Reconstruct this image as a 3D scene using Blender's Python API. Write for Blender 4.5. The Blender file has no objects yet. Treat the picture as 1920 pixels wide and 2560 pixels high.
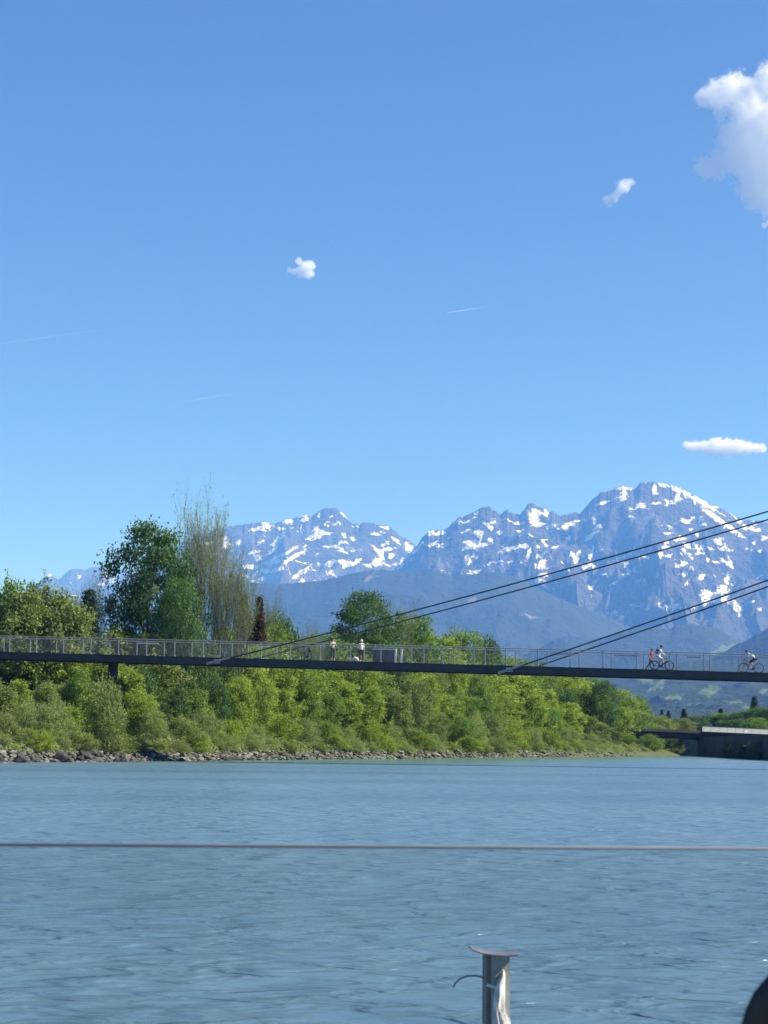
import bpy, bmesh, math, random
import numpy as np
from mathutils import Vector, Matrix, Quaternion

# ------------------------------------------------------------------ camera
scene = bpy.context.scene
C = scene.collection
R = math.radians
FPX = 4400.0                       # focal length in pixels of the 1920 x 2560 photograph
EYE = np.array([0.0, 0.0, 1.55])   # seated on a low terrace just above the river
PITCH, ROLL = math.atan(578 / FPX), R(0.6)
FWD = np.array([0.0, math.cos(PITCH), math.sin(PITCH)])
RT0 = np.array([1.0, 0.0, 0.0])
UP0 = np.array([0.0, -math.sin(PITCH), math.cos(PITCH)])
RT = RT0 * math.cos(ROLL) + UP0 * math.sin(ROLL)
UP = UP0 * math.cos(ROLL) - RT0 * math.sin(ROLL)
cam_data = bpy.data.cameras.new('camera')
cam = bpy.data.objects.new('camera', cam_data)
C.objects.link(cam)
cam_data.sensor_fit = 'VERTICAL'
cam_data.sensor_height = 24.0
cam_data.lens = 24.0 * FPX / 2560.0
cam_data.dof.use_dof = True
cam_data.dof.focus_distance = 400.0
cam_data.dof.aperture_fstop = 7.5
cam_data.clip_start = 0.1
cam_data.clip_end = 80000.0
m = Matrix(((RT[0], UP[0], -FWD[0], EYE[0]), (RT[1], UP[1], -FWD[1], EYE[1]),
            (RT[2], UP[2], -FWD[2], EYE[2]), (0, 0, 0, 1)))
cam.matrix_world = m
scene.camera = cam

# ------------------------------------------------------------------ sky, sun, exposure
SUN_AZ, SUN_EL = R(92), R(42)      # azimuth clockwise from the view direction (+Y)
world = bpy.data.worlds.new('World')
scene.world = world
world.use_nodes = True
wn, wl = world.node_tree.nodes, world.node_tree.links
sky = wn.new('ShaderNodeTexSky')
sky.sky_type = 'NISHITA'
sky.sun_disc = False
sky.sun_elevation = SUN_EL
sky.sun_rotation = SUN_AZ
sky.altitude = 450
sky.air_density = 0.72
sky.dust_density = 0.3
sky.ozone_density = 10.0
wl.new(sky.outputs['Color'], wn['Background'].inputs['Color'])
wn['Background'].inputs['Strength'].default_value = 0.089
sd = bpy.data.lights.new('sun', 'SUN')
sd.energy = 5.0
sd.angle = R(0.53)
sd.color = (1.0, 0.96, 0.90)
sun = bpy.data.objects.new('sun', sd)
C.objects.link(sun)
SUN_DIR = Vector((math.cos(SUN_EL) * math.sin(SUN_AZ), math.cos(SUN_EL) * math.cos(SUN_AZ), math.sin(SUN_EL)))
sun.rotation_euler = SUN_DIR.to_track_quat('Z', 'Y').to_euler()
sun.location = (60, -20, 80)
vs = scene.view_settings
vs.view_transform = 'Standard'
vs.look = 'None'
vs.gamma = 1.0
vs.use_curve_mapping = False
vs.exposure = 0.87
cy = scene.cycles
cy.use_denoising = True
cy.max_bounces = 12
cy.diffuse_bounces = 4
cy.glossy_bounces = 4
cy.transmission_bounces = 6
cy.transparent_max_bounces = 16
cy.volume_bounces = 16
cy.volume_step_rate = 1.0
cy.volume_max_steps = 256
cy.caustics_reflective = False
cy.caustics_refractive = False

# ------------------------------------------------------------------ helpers
def ray(x, y):
    return FWD * FPX + RT * (x - 960.0) - UP * (y - 1280.0)

def at(x, y, Y):
    """world point seen at photo pixel (x, y), at forward distance Y"""
    d = ray(x, y)
    return EYE + d * (Y / d[1])

def project(P):
    """world points (n,3) to photo pixels"""
    q = np.asarray(P) - EYE
    z = q @ FWD
    return 960.0 + FPX * (q @ RT) / z, 1280.0 - FPX * (q @ UP) / z

def hash2(ix, iy, seed):
    h = (ix.astype(np.int64) * 374761393 + iy.astype(np.int64) * 668265263 + seed * 974711) & 0xFFFFFFFF
    h = ((h ^ (h >> 13)) * 1274126177) & 0xFFFFFFFF
    h = ((h ^ (h >> 16)) * 2246822519) & 0xFFFFFFFF
    return ((h ^ (h >> 15)) & 0xFFFF) / 65535.0

def vnoise(x, y, seed=0):
    xi, yi = np.floor(x), np.floor(y)
    fx, fy = x - xi, y - yi
    fx = fx * fx * fx * (fx * (fx * 6 - 15) + 10)
    fy = fy * fy * fy * (fy * (fy * 6 - 15) + 10)
    a, b = hash2(xi, yi, seed), hash2(xi + 1, yi, seed)
    c, d = hash2(xi, yi + 1, seed), hash2(xi + 1, yi + 1, seed)
    return (a * (1 - fx) + b * fx) * (1 - fy) + (c * (1 - fx) + d * fx) * fy

def fbm(x, y, seed=0, octv=5, gain=0.5):
    s, a, t = 0.0, 1.0, 0.0
    for k in range(octv):
        s = s + a * vnoise(x * 2 ** k + 17.3 * k, y * 2 ** k - 9.1 * k, seed + k)
        t += a
        a *= gain
    return s / t

def ridged(x, y, seed=0, octv=5, gain=0.5):
    s, a, t, w = 0.0, 1.0, 0.0, 1.0
    for k in range(octv):
        n = 1 - np.abs(2 * vnoise(x * 2 ** k + 31.7 * k, y * 2 ** k + 5.3 * k, seed + k) - 1)
        n = n * n
        s = s + a * n * w
        t += a
        w = np.clip(n * 1.6, 0, 1)
        a *= gain
    return s / t

def tag(o, label=None, cat=None, group=None, kind=None):
    if label: o['label'] = label
    if cat: o['category'] = cat
    if group: o['group'] = group
    if kind: o['kind'] = kind
    return o

def link(name, me, parent=None, mats=None):
    o = bpy.data.objects.new(name, me)
    C.objects.link(o)
    if parent is not None: o.parent = parent
    if mats is not None:
        for mm in (mats if isinstance(mats, (list, tuple)) else [mats]): me.materials.append(mm)
    return o

def empty(name, loc, label=None, cat=None, group=None, rz=0.0):
    o = bpy.data.objects.new(name, None)
    C.objects.link(o)
    o.location = loc
    o.rotation_euler = (0, 0, rz)
    o.empty_display_size = 0.2
    return tag(o, label, cat, group)

def np_mesh(name, V, F, smooth=False):
    """V (n,3), F (m,k) arrays to a mesh, fast"""
    me = bpy.data.meshes.new(name)
    V = np.ascontiguousarray(V, dtype=np.float32)
    F = np.ascontiguousarray(F, dtype=np.int32)
    me.vertices.add(len(V))
    me.vertices.foreach_set('co', V.ravel())
    n, k = F.shape
    me.loops.add(n * k)
    me.loops.foreach_set('vertex_index', F.ravel())
    me.polygons.add(n)
    me.polygons.foreach_set('loop_start', np.arange(0, n * k, k, dtype=np.int32))
    me.polygons.foreach_set('loop_total', np.full(n, k, dtype=np.int32))
    if smooth:
        me.polygons.foreach_set('use_smooth', np.ones(n, dtype=bool))
    me.update(calc_edges=True)
    return me

def set_attr(me, name, vals):
    a = me.attributes.new(name, 'FLOAT', 'POINT')
    a.data.foreach_set('value', np.ascontiguousarray(vals, dtype=np.float32))

class MB:
    """collects boxes, tubes and lathes; build() links them as one mesh object"""
    def __init__(s): s.v, s.f = [], []
    def add(s, vs_, fs_):
        n = len(s.v)
        s.v += [tuple(v) for v in vs_]
        s.f += [tuple(i + n for i in f) for f in fs_]
        return s
    def box(s, c, size, rot=None):
        hx, hy, hz = size[0] / 2, size[1] / 2, size[2] / 2
        vs_ = [Vector((x, y, z)) for x in (-hx, hx) for y in (-hy, hy) for z in (-hz, hz)]
        if rot is not None: vs_ = [rot @ v for v in vs_]
        c = Vector(c)
        return s.add([v + c for v in vs_], [(0, 1, 3, 2), (4, 6, 7, 5), (0, 4, 5, 1), (2, 3, 7, 6), (0, 2, 6, 4), (1, 5, 7, 3)])
    def tube(s, pts, radii, n=8, caps=True, closed=False):
        pts = [Vector(p) for p in pts]
        if not isinstance(radii, (list, tuple)): radii = [radii] * len(pts)
        base, up = len(s.v), None
        N = len(pts)
        for i, p in enumerate(pts):
            a = pts[(i - 1) % N] if (closed or i > 0) else p
            b = pts[(i + 1) % N] if (closed or i < N - 1) else p
            t = (b - a).normalized()
            if up is None:
                up = Vector((0, 0, 1)) if abs(t.z) < 0.9 else Vector((1, 0, 0))
            x = t.cross(up).normalized()
            if x.length < 1e-6: x = t.orthogonal().normalized()
            up = x.cross(t).normalized()
            for k in range(n):
                an = 2 * math.pi * k / n
                s.v.append(tuple(p + (x * math.cos(an) + up * math.sin(an)) * radii[i]))
        for i in range(N if closed else N - 1):
            j = (i + 1) % N
            for k in range(n):
                k2 = (k + 1) % n
                s.f.append((base + i * n + k, base + i * n + k2, base + j * n + k2, base + j * n + k))
        if caps and not closed:
            s.f.append(tuple(base + k for k in reversed(range(n))))
            s.f.append(tuple(base + (N - 1) * n + k for k in range(n)))
        return s
    def lathe(s, prof, c=(0, 0, 0), n=16, sx=1.0, sy=1.0):
        base = len(s.v)
        for r, z in prof:
            for k in range(n):
                an = 2 * math.pi * k / n
                s.v.append((c[0] + r * sx * math.cos(an), c[1] + r * sy * math.sin(an), c[2] + z))
        for i in range(len(prof) - 1):
            for k in range(n):
                k2 = (k + 1) % n
                s.f.append((base + i * n + k, base + i * n + k2, base + (i + 1) * n + k2, base + (i + 1) * n + k))
        s.f.append(tuple(base + k for k in reversed(range(n))))
        s.f.append(tuple(base + (len(prof) - 1) * n + k for k in range(n)))
        return s
    def mesh(s, name, smooth=False):
        me = bpy.data.meshes.new(name)
        me.from_pydata(s.v, [], s.f)
        if smooth: me.polygons.foreach_set('use_smooth', [True] * len(me.polygons))
        me.update()
        return me
    def build(s, name, mat, parent=None, smooth=False):
        return link(name, s.mesh(name, smooth), parent, mat)

# ------------------------------------------------------------------ materials
def mat(name):
    mm = bpy.data.materials.new(name)
    mm.use_nodes = True
    nt = mm.node_tree
    return mm, nt.nodes, nt.links, nt.nodes['Principled BSDF']

def ramp(nodes, stops, interp='LINEAR'):
    r = nodes.new('ShaderNodeValToRGB')
    r.color_ramp.interpolation = interp
    el = r.color_ramp.elements
    while len(el) < len(stops): el.new(0.5)
    for e, (p, c) in zip(el, stops):
        e.position = p
        e.color = (*c, 1) if len(c) == 3 else c
    return r

def noise(nodes, links, scale, detail=4, rough=0.55, vec=None, dist=0.0):
    n = nodes.new('ShaderNodeTexNoise')
    n.inputs['Scale'].default_value = scale
    n.inputs['Detail'].default_value = detail
    n.inputs['Roughness'].default_value = rough
    n.inputs['Distortion'].default_value = dist
    if vec is not None: links.new(vec, n.inputs['Vector'])
    return n

def plain(name, col, rough=0.6, metal=0.0, var=0.25, scale=3.0, bump=0.0, spec=0.5):
    """a procedural paint, metal, cloth or stone with uneven colour"""
    mm, n, l, b = mat(name)
    tc = n.new('ShaderNodeTexCoord')
    nz = noise(n, l, scale, 5, 0.6, tc.outputs['Object'])
    lo = tuple(max(0, c * (1 - var)) for c in col)
    hi = tuple(min(1, c * (1 + var)) for c in col)
    r = ramp(n, [(0.3, lo), (0.7, hi)])
    l.new(nz.outputs['Fac'], r.inputs['Fac'])
    l.new(r.outputs['Color'], b.inputs['Base Color'])
    b.inputs['Roughness'].default_value = rough
    b.inputs['Metallic'].default_value = metal
    b.inputs['Specular IOR Level'].default_value = spec
    if bump:
        bp = n.new('ShaderNodeBump')
        bp.inputs['Strength'].default_value = bump
        l.new(nz.outputs['Fac'], bp.inputs['Height'])
        l.new(bp.outputs['Normal'], b.inputs['Normal'])
    return mm

# ------------------------------------------------------------------ mountains
def lin(x, pts):
    p = np.array(sorted(pts), float)
    return np.interp(x, p[:, 0], p[:, 1])

def patch_field(px, py, patches, seed, warp=5.0):
    """how deep inside the nearest of many irregular patches each point lies (1 at the heart, 0 at the rim)"""
    wx = px + warp * (fbm(px / 9, py / 9, seed, 3) - 0.5) * 2
    wy = py + warp * (fbm(px / 9 + 40, py / 9, seed + 9, 3) - 0.5) * 2
    best = np.full(px.shape, -9.0)
    for p in patches:
        x, y, rx, ry = p[:4]
        a = R(p[4]) if len(p) > 4 else 0.0
        near = (np.abs(wx - x) < 1.6 * max(rx, ry)) & (np.abs(wy - y) < 1.6 * max(rx, ry))
        if not near.any(): continue
        dx, dy = wx[near] - x, wy[near] - y
        u = (dx * math.cos(a) + dy * math.sin(a)) / max(rx, 2.0)
        v = (-dx * math.sin(a) + dy * math.cos(a)) / max(ry, 2.0)
        best[near] = np.maximum(best[near], 1 - np.sqrt(u * u + v * v))
    return best

def massif(name, crest, D, front, back, x0, x1, nu, nv, seed, rough_amp, wl, material, prof=1.15,
           snow=(), scree=(), meadow=(), stretch=1.7, crest_jag=11.0, carve=False):
    """a mountain: the crest line stands D metres away, slopes run 'front' metres towards us and 'back' behind"""
    u = np.linspace(x0, x1, nu)
    cy_ = lin(u, crest) + crest_jag * (fbm(u / 7.0, u * 0 + seed, seed, 4, 0.65) - 0.5)
    zc = np.array([at(a, b, D)[2] for a, b in zip(u, cy_)])
    Xc = np.array([at(a, b, D)[0] for a, b in zip(u, cy_)])
    kx = np.arange(-nu // 8, nu // 8 + 1) * (x1 - x0) / nu
    kw = np.exp(-0.5 * (kx / 38.0) ** 2); kw /= kw.sum()
    zs = np.convolve(np.pad(zc, len(kx) // 2, mode='edge'), kw, mode='valid')[:nu]
    v = np.concatenate([np.linspace(0, 1, nv) ** 0.85, 1 + np.linspace(0, 1, nv // 5 + 1)[1:]])
    T, _ = np.meshgrid(1 - v[v <= 1], u, indexing='ij')       # 1 at the foot, 0 at the crest
    rows, gul = [], []
    bend = 0.16 * front * (fbm(u / 260.0, u * 0 + 3.3, seed + 5, 1) - 0.5)
    for t in v:
        if t <= 1:
            s = 1 - t
            Y = D + bend * np.sin(math.pi * s) - front * s
            z = zs * (1 - s) ** prof + (zc - zs) * math.exp(-(s * 15.0) ** 1.2)
        else:
            s = t - 1
            Y = np.full(nu, D + back * s)
            z = zs * (1 - s) ** 1.1 + (zc - zs) * math.exp(-(s * 15.0) ** 1.2)
        X = Xc * Y / D
        w = min(1.0, 2.6 * s) ** 0.9 * (1 - s) ** 0.5 if t <= 1 else math.sin(math.pi * s)
        wX = X + wl * 0.9 * (fbm(X / (wl * 1.3), Y / (wl * 1.1), seed + 31, 3) - 0.5) + 0.35 * (Y - D) * (fbm(X / (wl * 4), X * 0 + seed, seed + 33, 2) - 0.5) * 2
        n1 = ridged(wX / wl, Y / (wl * stretch) + seed, seed + 2, 5, 0.5)
        n1 = n1 + 0.5 * (fbm(X / (wl * 0.5), Y / (wl * 0.28) + 0.3 * seed, seed + 41, 4) - 0.5)
        n2 = fbm(X / (wl * 0.12), Y / (wl * 0.2), seed + 11, 4) - 0.5
        z = z + w * rough_amp * ((n1 - 0.62) * 1.9 + 0.35 * n2 if not carve else np.minimum(n1 - 0.9, 0.0) * 1.5 + 0.12 * (n2 - 0.5))
        gul.append(n1)
        lim = EYE[2] + (zc - EYE[2]) * Y / D
        if t <= 1: z = np.where(z > lim - 4, lim - 4 - 0.05 * (z - lim + 4), z) if t < 1 else z
        z = np.maximum(z, -20 * (1 if s > 0.97 else 0) + 0.5)
        rows.append(np.stack([X, Y, z], 1))
    V = np.concatenate(rows)
    nr = len(rows)
    i = np.arange(nr - 1)[:, None] * nu + np.arange(nu - 1)[None, :]
    F = np.stack([i, i + 1, i + nu + 1, i + nu], -1).reshape(-1, 4)
    me = np_mesh(name, V, F, smooth=True)
    px, py = project(V)
    sf = patch_field(px, py, snow, seed + 21) if snow else np.full(len(V), -9.0)
    if snow:   # thin drifts left in the gullies of the upper slopes
        g = np.concatenate(gul)
        hfrac = np.clip((V[:, 2] / zc.max() - 0.38) * 3, 0, 1)
        drift = (fbm(V[:, 0] / 130.0, V[:, 1] / 90.0 + V[:, 2] / 120.0, seed + 51, 4) - 0.715) * 6 + (0.30 - g) * 0.8
        sf = np.maximum(sf, np.where(hfrac > 0, np.minimum(drift, 0.5) - (1 - hfrac) * 0.8, -9))
    set_attr(me, 'snow', sf)
    set_attr(me, 'scree', patch_field(px, py, scree, seed + 22) if scree else np.full(len(V), -9))
    set_attr(me, 'meadow', patch_field(px, py, meadow, seed + 23, 9.0) if meadow else np.full(len(V), -9))
    o = link(name, me, None, material)
    tag(o, kind='structure')
    return o

def mountain_mat(name, treeline, rock=(0.085, 0.083, 0.080), tree=(0.024, 0.036, 0.018), bump=55.0):
    mm, n, l, b = mat(name)
    geo = n.new('ShaderNodeNewGeometry')
    def attr(a):
        q = n.new('ShaderNodeAttribute'); q.attribute_name = a; return q.outputs['Fac']
    def math_(op, a, c=None, clamp=False):
        q = n.new('ShaderNodeMath'); q.operation = op; q.use_clamp = clamp
        for k, w in enumerate((a, c)):
            if w is None: continue
            if isinstance(w, (int, float)): q.inputs[k].default_value = w
            else: l.new(w, q.inputs[k])
        return q.outputs[0]
    def mix(f, a, c):
        q = n.new('ShaderNodeMix'); q.data_type = 'RGBA'
        l.new(f, q.inputs[0])
        for k, w in ((6, a), (7, c)):
            if isinstance(w, tuple): q.inputs[k].default_value = (*w, 1)
            else: l.new(w, q.inputs[k])
        return q.outputs[2]
    n1 = noise(n, l, 0.004, 6, 0.6, geo.outputs['Position'], 0.6)
    n2 = noise(n, l, 0.022, 5, 0.65, geo.outputs['Position'])
    r1 = ramp(n, [(0.3, tuple(c * 0.5 for c in rock)), (0.55, rock), (0.75, tuple(c * 1.5 for c in rock))])
    l.new(n1.outputs['Fac'], r1.inputs['Fac'])
    # woods and dwarf pine below the tree line, thinning upwards
    sep = n.new('ShaderNodeSeparateXYZ'); l.new(geo.outputs['Position'], sep.inputs[0])
    hz = math_('MULTIPLY', math_('SUBTRACT', treeline, sep.outputs['Z']), 1 / 260.0)
    fw = math_('ADD', hz, math_('MULTIPLY', math_('SUBTRACT', n1.outputs['Fac'], 0.5), 5.0), True)
    rt_ = ramp(n, [(0.3, tuple(c * 0.7 for c in tree)), (0.7, tuple(c * 1.45 for c in tree))])
    l.new(n2.outputs['Fac'], rt_.inputs['Fac'])
    col = mix(fw, r1.outputs['Color'], rt_.outputs['Color'])
    n3 = noise(n, l, 0.06, 3, 0.6, geo.outputs['Position'])
    edge = math_('ADD', math_('MULTIPLY', math_('SUBTRACT', n2.outputs['Fac'], 0.5), 2.2), math_('MULTIPLY', math_('SUBTRACT', n3.outputs['Fac'], 0.5), 1.6))
    sc = math_('MULTIPLY', math_('ADD', attr('scree'), edge), 2.2, True)
    col = mix(sc, col, (0.15, 0.135, 0.12))
    md = math_('MULTIPLY', math_('ADD', attr('meadow'), math_('MULTIPLY', edge, 0.4)), 6.0, True)
    col = mix(md, col, (0.085, 0.125, 0.045))
    sn = math_('MULTIPLY', math_('ADD', math_('ADD', attr('snow'), 0.16), edge), 2.8, True)
    col = mix(sn, col, (0.92, 0.92, 0.93))
    l.new(col, b.inputs['Base Color'])
    b.inputs['Roughness'].default_value = 0.9
    b.inputs['Specular IOR Level'].default_value = 0.15
    bp = n.new('ShaderNodeBump')
    bp.inputs['Strength'].default_value = 1.0
    bp.inputs['Distance'].default_value = bump
    l.new(n2.outputs['Fac'], bp.inputs['Height'])
    l.new(bp.outputs['Normal'], b.inputs['Normal'])
    return mm

SNOW_WEST = [(722,1303,12,6),(700,1320,16,4,10),(695,1349,24,6,-45),(648,1398,7,8),(709,1386,40,4,-28),(734,1393,36,5,-30),
 (762,1366,7,3,-20),(690,1406,22,3,-20),(680,1425,38,6,-10),(754,1430,30,5,-35),(827,1406,13,4,-20),(796,1411,5,4),
 (868,1410,14,8,-30),(892,1405,14,4,-35),(860,1339,9,4,40),(847,1307,6,4,40),(882,1349,6,3,30),(940,1376,20,4,50),
 (945,1405,14,10,-20),(955,1390,5,10),(968,1374,20,5,-5),(1022,1369,14,8,50),(990,1352,14,3,35),(979,1389,6,5),
 (1007,1402,4,7),(923,1416,5,4),(752,1322,2.5,10),(776,1286,4,3),(796,1291,4,6),(660,1308,8,3)]
SNOW_EAST = [(1097,1334,17,5,-15),(1191,1284,6,4),(1148,1306,5,3),(1195,1331,14,6,5),(1200,1342,6,10,15),(1217,1312,13,6,25),
 (1233,1305,6,3,-20),(1231,1324,6,3,10),(1246,1331,7,3,10),(1223,1349,7,6,-20),(1099,1368,14,3),(1170,1400,9,10,20),
 (1191,1394,5,4),(1190,1372,3,8),(1335,1297,13,13),(1319,1281,4,6),(1365,1281,7,8),(1378,1317,11,7,-25),(1413,1319,9,5,25),
 (1422,1345,6,5),(1285,1371,11,3),(1323,1365,7,5),(1343,1366,4,4),(1324,1378,6,4),(1318,1389,5,5),(1319,1399,5,5),
 (1353,1389,15,5,-20),(1358,1404,11,6,-10),(1337,1413,5,4),(1351,1417,10,7),(1356,1438,18,6,-15),(1346,1453,16,5,-5),
 (1386,1369,10,3,-15),(1431,1384,6,7),(1447,1384,6,8),(1440,1398,6,9),(1483,1370,4,8),(1477,1389,5,7),(1472,1414,18,9,-5),
 (1406,1409,5,4),(1415,1426,10,4),(1366,1469,9,4,-20),(1392,1470,10,5),(1396,1453,8,3),(1475,1342,11,6,-40),(1485,1302,4,12),
 (1496,1317,16,5,-20),(1479,1494,4,4),(1305,1405,4,4),
 (1563,1221,20,4),(1560,1236,8,11,10),(1555,1248,6,5),(1615,1206,4,3),(1636,1220,5,11),(1641,1231,9,4,15),
 (1654,1214,11,4,30),(1692,1223,13,7,25),(1693,1241,4,6),(1667,1258,5,7),(1716,1234,14,8,25),(1740,1247,16,7,30),
 (1765,1262,14,7,35),(1784,1290,38,6,36),(1774,1268,14,6,35),(1825,1320,20,5,35),(1851,1339,22,3,32),(1790,1267,7,4),
 (1833,1287,24,4,42),(1849,1306,8,5),(1862,1318,8,5,50),(1880,1321,9,4,60),(1910,1344,9,6),(1886,1360,7,5),(1899,1377,5,4),
 (1875,1374,12,3,20),(1607,1371,4,4),(1605,1392,22,3,5),(1668,1355,5,4),(1676,1334,6,3),(1700,1348,16,6,-5),(1741,1337,5,5),
 (1728,1323,5,5),(1663,1371,7,5),(1650,1387,7,7),(1671,1389,12,4,-10),(1709,1374,7,6,30),(1720,1384,8,4,20),(1719,1363,14,4,40),
 (1741,1366,12,4,40),(1750,1382,11,3,-10),(1804,1372,6,4),(1825,1376,11,3,5),(1818,1390,5,4),(1769,1399,5,5),(1790,1404,12,3),
 (1806,1400,6,4,50),(1727,1423,5,5),(1708,1436,12,3,10),(1753,1442,10,5,-10),(1716,1458,12,3,-50),(1711,1409,10,3),
 (1562,1410,7,7),(1570,1425,8,4,45),(1565,1437,11,3,5),(1585,1420,5,4),(1592,1430,6,4),(1598,1452,7,4),(1608,1450,5,4),
 (1508,1437,7,3),(1585,1514,22,3,20),(1684,1517,17,9,-10),(1652,1516,14,3,50),(1765,1487,14,13),(1780,1490,25,10,-20),
 (1808,1474,14,11,-10),(1760,1508,28,5,-25),(1795,1500,24,6,-20),(1830,1508,22,7,30),(1847,1522,14,8,50),(1848,1535,6,8),
 (1860,1512,14,4,-40),(1878,1504,12,4,-20),(1901,1523,7,4)]

rock_west = mountain_mat('limestone_mountain', 900)
rock_east = mountain_mat('limestone_mountain_near', 560)
forest_hill = mountain_mat('forest_hill', 6000, bump=24.0)

massif('mountain', [(-200,1470),(40,1490),(85,1470),(100,1455),(107,1445),(118,1438),(126,1435),(134,1441),(143,1448),(150,1447),
        (165,1432),(178,1423),(195,1421),(212,1425),(225,1420),(236,1416),(250,1419),(265,1425),(285,1426),(320,1424),
        (400,1440),(520,1450),(700,1470)], 22000, 3500, 3000, -150, 640, 260, 60, 71, 260, 900, rock_west,
       snow=[(262,1437,4,8,20),(283,1450,8,4),(255,1462,10,3)], crest_jag=3)
massif('mountain', [(380,1400),(470,1350),(520,1330),(560,1320),(585,1316),(605,1312),(640,1306),(660,1304),(680,1308),(715,1300),
        (735,1297),(770,1286),(778,1290),(800,1276),(815,1271),(835,1270),(845,1274),(860,1286),(885,1310),(897,1312),(915,1305),
        (925,1304),(940,1309),(952,1312),(970,1312),(985,1325),(1005,1340),(1030,1356),(1043,1364),(1100,1390),(1180,1430),
        (1250,1480)], 17000, 4200, 3000, 380, 1220, 560, 190, 11, 330, 620, rock_west, snow=SNOW_WEST,
       scree=[(825,1350,5,40,-20),(630,1345,12,30,-10),(640,1380,8,30,-15),(770,1330,4,22),(900,1380,4,20,20),(990,1385,8,14,-20),
              (1000,1410,8,14),(800,1440,50,12,-8),(760,1452,40,7,-12)])
massif('mountain', [(930,1480),(1000,1410),(1030,1378),(1043,1364),(1056,1345),(1070,1330),(1080,1327),(1100,1328),(1118,1322),
        (1130,1308),(1150,1294),(1180,1280),(1200,1270),(1212,1266),(1225,1269),(1240,1280),(1248,1284),(1258,1282),(1268,1275),
        (1285,1283),(1298,1287),(1310,1277),(1318,1262),(1330,1259),(1345,1266),(1362,1272),(1375,1282),(1385,1279),(1395,1287),
        (1410,1288),(1430,1281),(1437,1282),(1447,1286),(1465,1268),(1480,1250),(1500,1234),(1520,1226),(1540,1220),(1555,1218),
        (1578,1219),(1585,1222),(1600,1208),(1615,1203),(1632,1204),(1650,1208),(1680,1216),(1700,1220),(1725,1232),(1755,1248),
        (1780,1262),(1810,1276),(1840,1293),(1860,1300),(1890,1302),(1920,1308),(1990,1330),(2150,1360)],
       13500, 4300, 2600, 930, 2150, 820, 300, 23, 330, 560, rock_east, snow=SNOW_EAST,
       scree=[(1103,1408,4,22,-20),(1120,1420,4,22,-25),(1575,1490,55,8,42),(1600,1470,40,6,50),(1590,1530,30,10,20),
              (1640,1530,30,14),(1400,1365,26,7,-30),(1640,1300,30,14,20),(1560,1310,20,30,30),(1600,1360,12,24,10)])
massif('forested_hill', [(300,1560),(420,1500),(500,1475),(560,1455),(640,1457),(700,1460),(800,1452),(850,1441),(900,1429),
        (960,1424),(1000,1428),(1040,1432),(1080,1426),(1130,1440),(1180,1436),(1240,1430),(1290,1442),(1350,1474),(1420,1505),
        (1500,1535),(1580,1570),(1680,1620),(1800,1680),(1900,1750)], 10200, 3600, 1500, 300, 1900, 520, 110, 37, 170, 900, forest_hill,
       prof=1.0, stretch=1.0, carve=True, scree=[(930,1440,18,8,-25),(915,1452,10,6,-30),(1180,1500,22,5,-15),(1320,1540,26,4,10)], crest_jag=4)
massif('forested_hill', [(1300,1640),(1360,1615),(1385,1600),(1410,1592),(1450,1592),(1478,1600),(1520,1590),(1560,1575),(1600,1569),
        (1640,1568),(1675,1574),(1688,1563),(1705,1559),(1730,1560),(1770,1566),(1800,1576),(1825,1590),(1850,1606),(1900,1640),
        (2050,1690)], 8600, 1900, 700, 1300, 2050, 260, 60, 41, 40, 420, forest_hill, prof=1.0, stretch=1.0, carve=True, crest_jag=5,
       meadow=[(1830,1615,22,6,-25),(1800,1625,30,5,-20)])
massif('forested_hill', [(1650,1720),(1750,1664),(1800,1634),(1840,1612),(1870,1598),(1900,1581),(1920,1571),(1990,1540),(2100,1500)],
       6300, 1500, 700, 1650, 2100, 200, 60, 43, 28, 300, forest_hill, prof=1.0, stretch=1.0, carve=True, crest_jag=5)
massif('valley_slope', [(1100,1740),(1300,1706),(1420,1690),(1520,1676),(1620,1668),(1700,1655),(1800,1650),(1900,1646),(2150,1640)],
       5600, 3600, 900, 1100, 2150, 320, 140, 47, 26, 260, forest_hill, prof=1.3, stretch=1.0, carve=True, crest_jag=5,
       meadow=[(1775,1728,28,14,-18),(1690,1742,30,7,-5),(1840,1755,22,6),(1640,1722,24,6,-20),(1560,1745,30,5,-10),(1610,1700,26,9,15),
               (1660,1700,24,6,-30),(1910,1730,14,8,-30),(1720,1760,40,4,5),(1880,1768,30,4),(1600,1772,30,4,-6)])
# ------------------------------------------------------------------ ground and river
LEFT_BANK = np.array([(-110,-70),(-70,20),(-25.7,117.6),(-19.7,131),(-11,151.6),(0,179.5),(16,220),(45.5,278),(52,300),
                      (48,330),(10,375),(-80,420),(-500,480)], float)
RIGHT_BANK = np.array([(-60,-80),(-5,-12),(22,3),(42,40),(52,120),(47.5,213),(53,290),(61,359),(56,400),(20,440),(-60,470),(-500,530)], float)

def seg_dist(P, line):
    best = np.full(len(P), 1e9)
    for a, b in zip(line[:-1], line[1:]):
        ab = b - a
        t = np.clip(((P - a) @ ab) / (ab @ ab), 0, 1)
        best = np.minimum(best, np.linalg.norm(P - (a + t[:, None] * ab), axis=1))
    return best

RIVER = np.concatenate([LEFT_BANK, RIGHT_BANK[::-1]])
def in_river(P):
    inside = np.zeros(len(P), bool)
    x, y = P[:, 0], P[:, 1]
    for a, b in zip(RIVER, np.roll(RIVER, -1, axis=0)):
        c = (a[1] > y) != (b[1] > y)
        with np.errstate(divide='ignore', invalid='ignore'):
            xi = (b[0] - a[0]) * (y - a[1]) / (b[1] - a[1]) + a[0]
        inside ^= c & (x < xi)
    return inside

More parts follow.
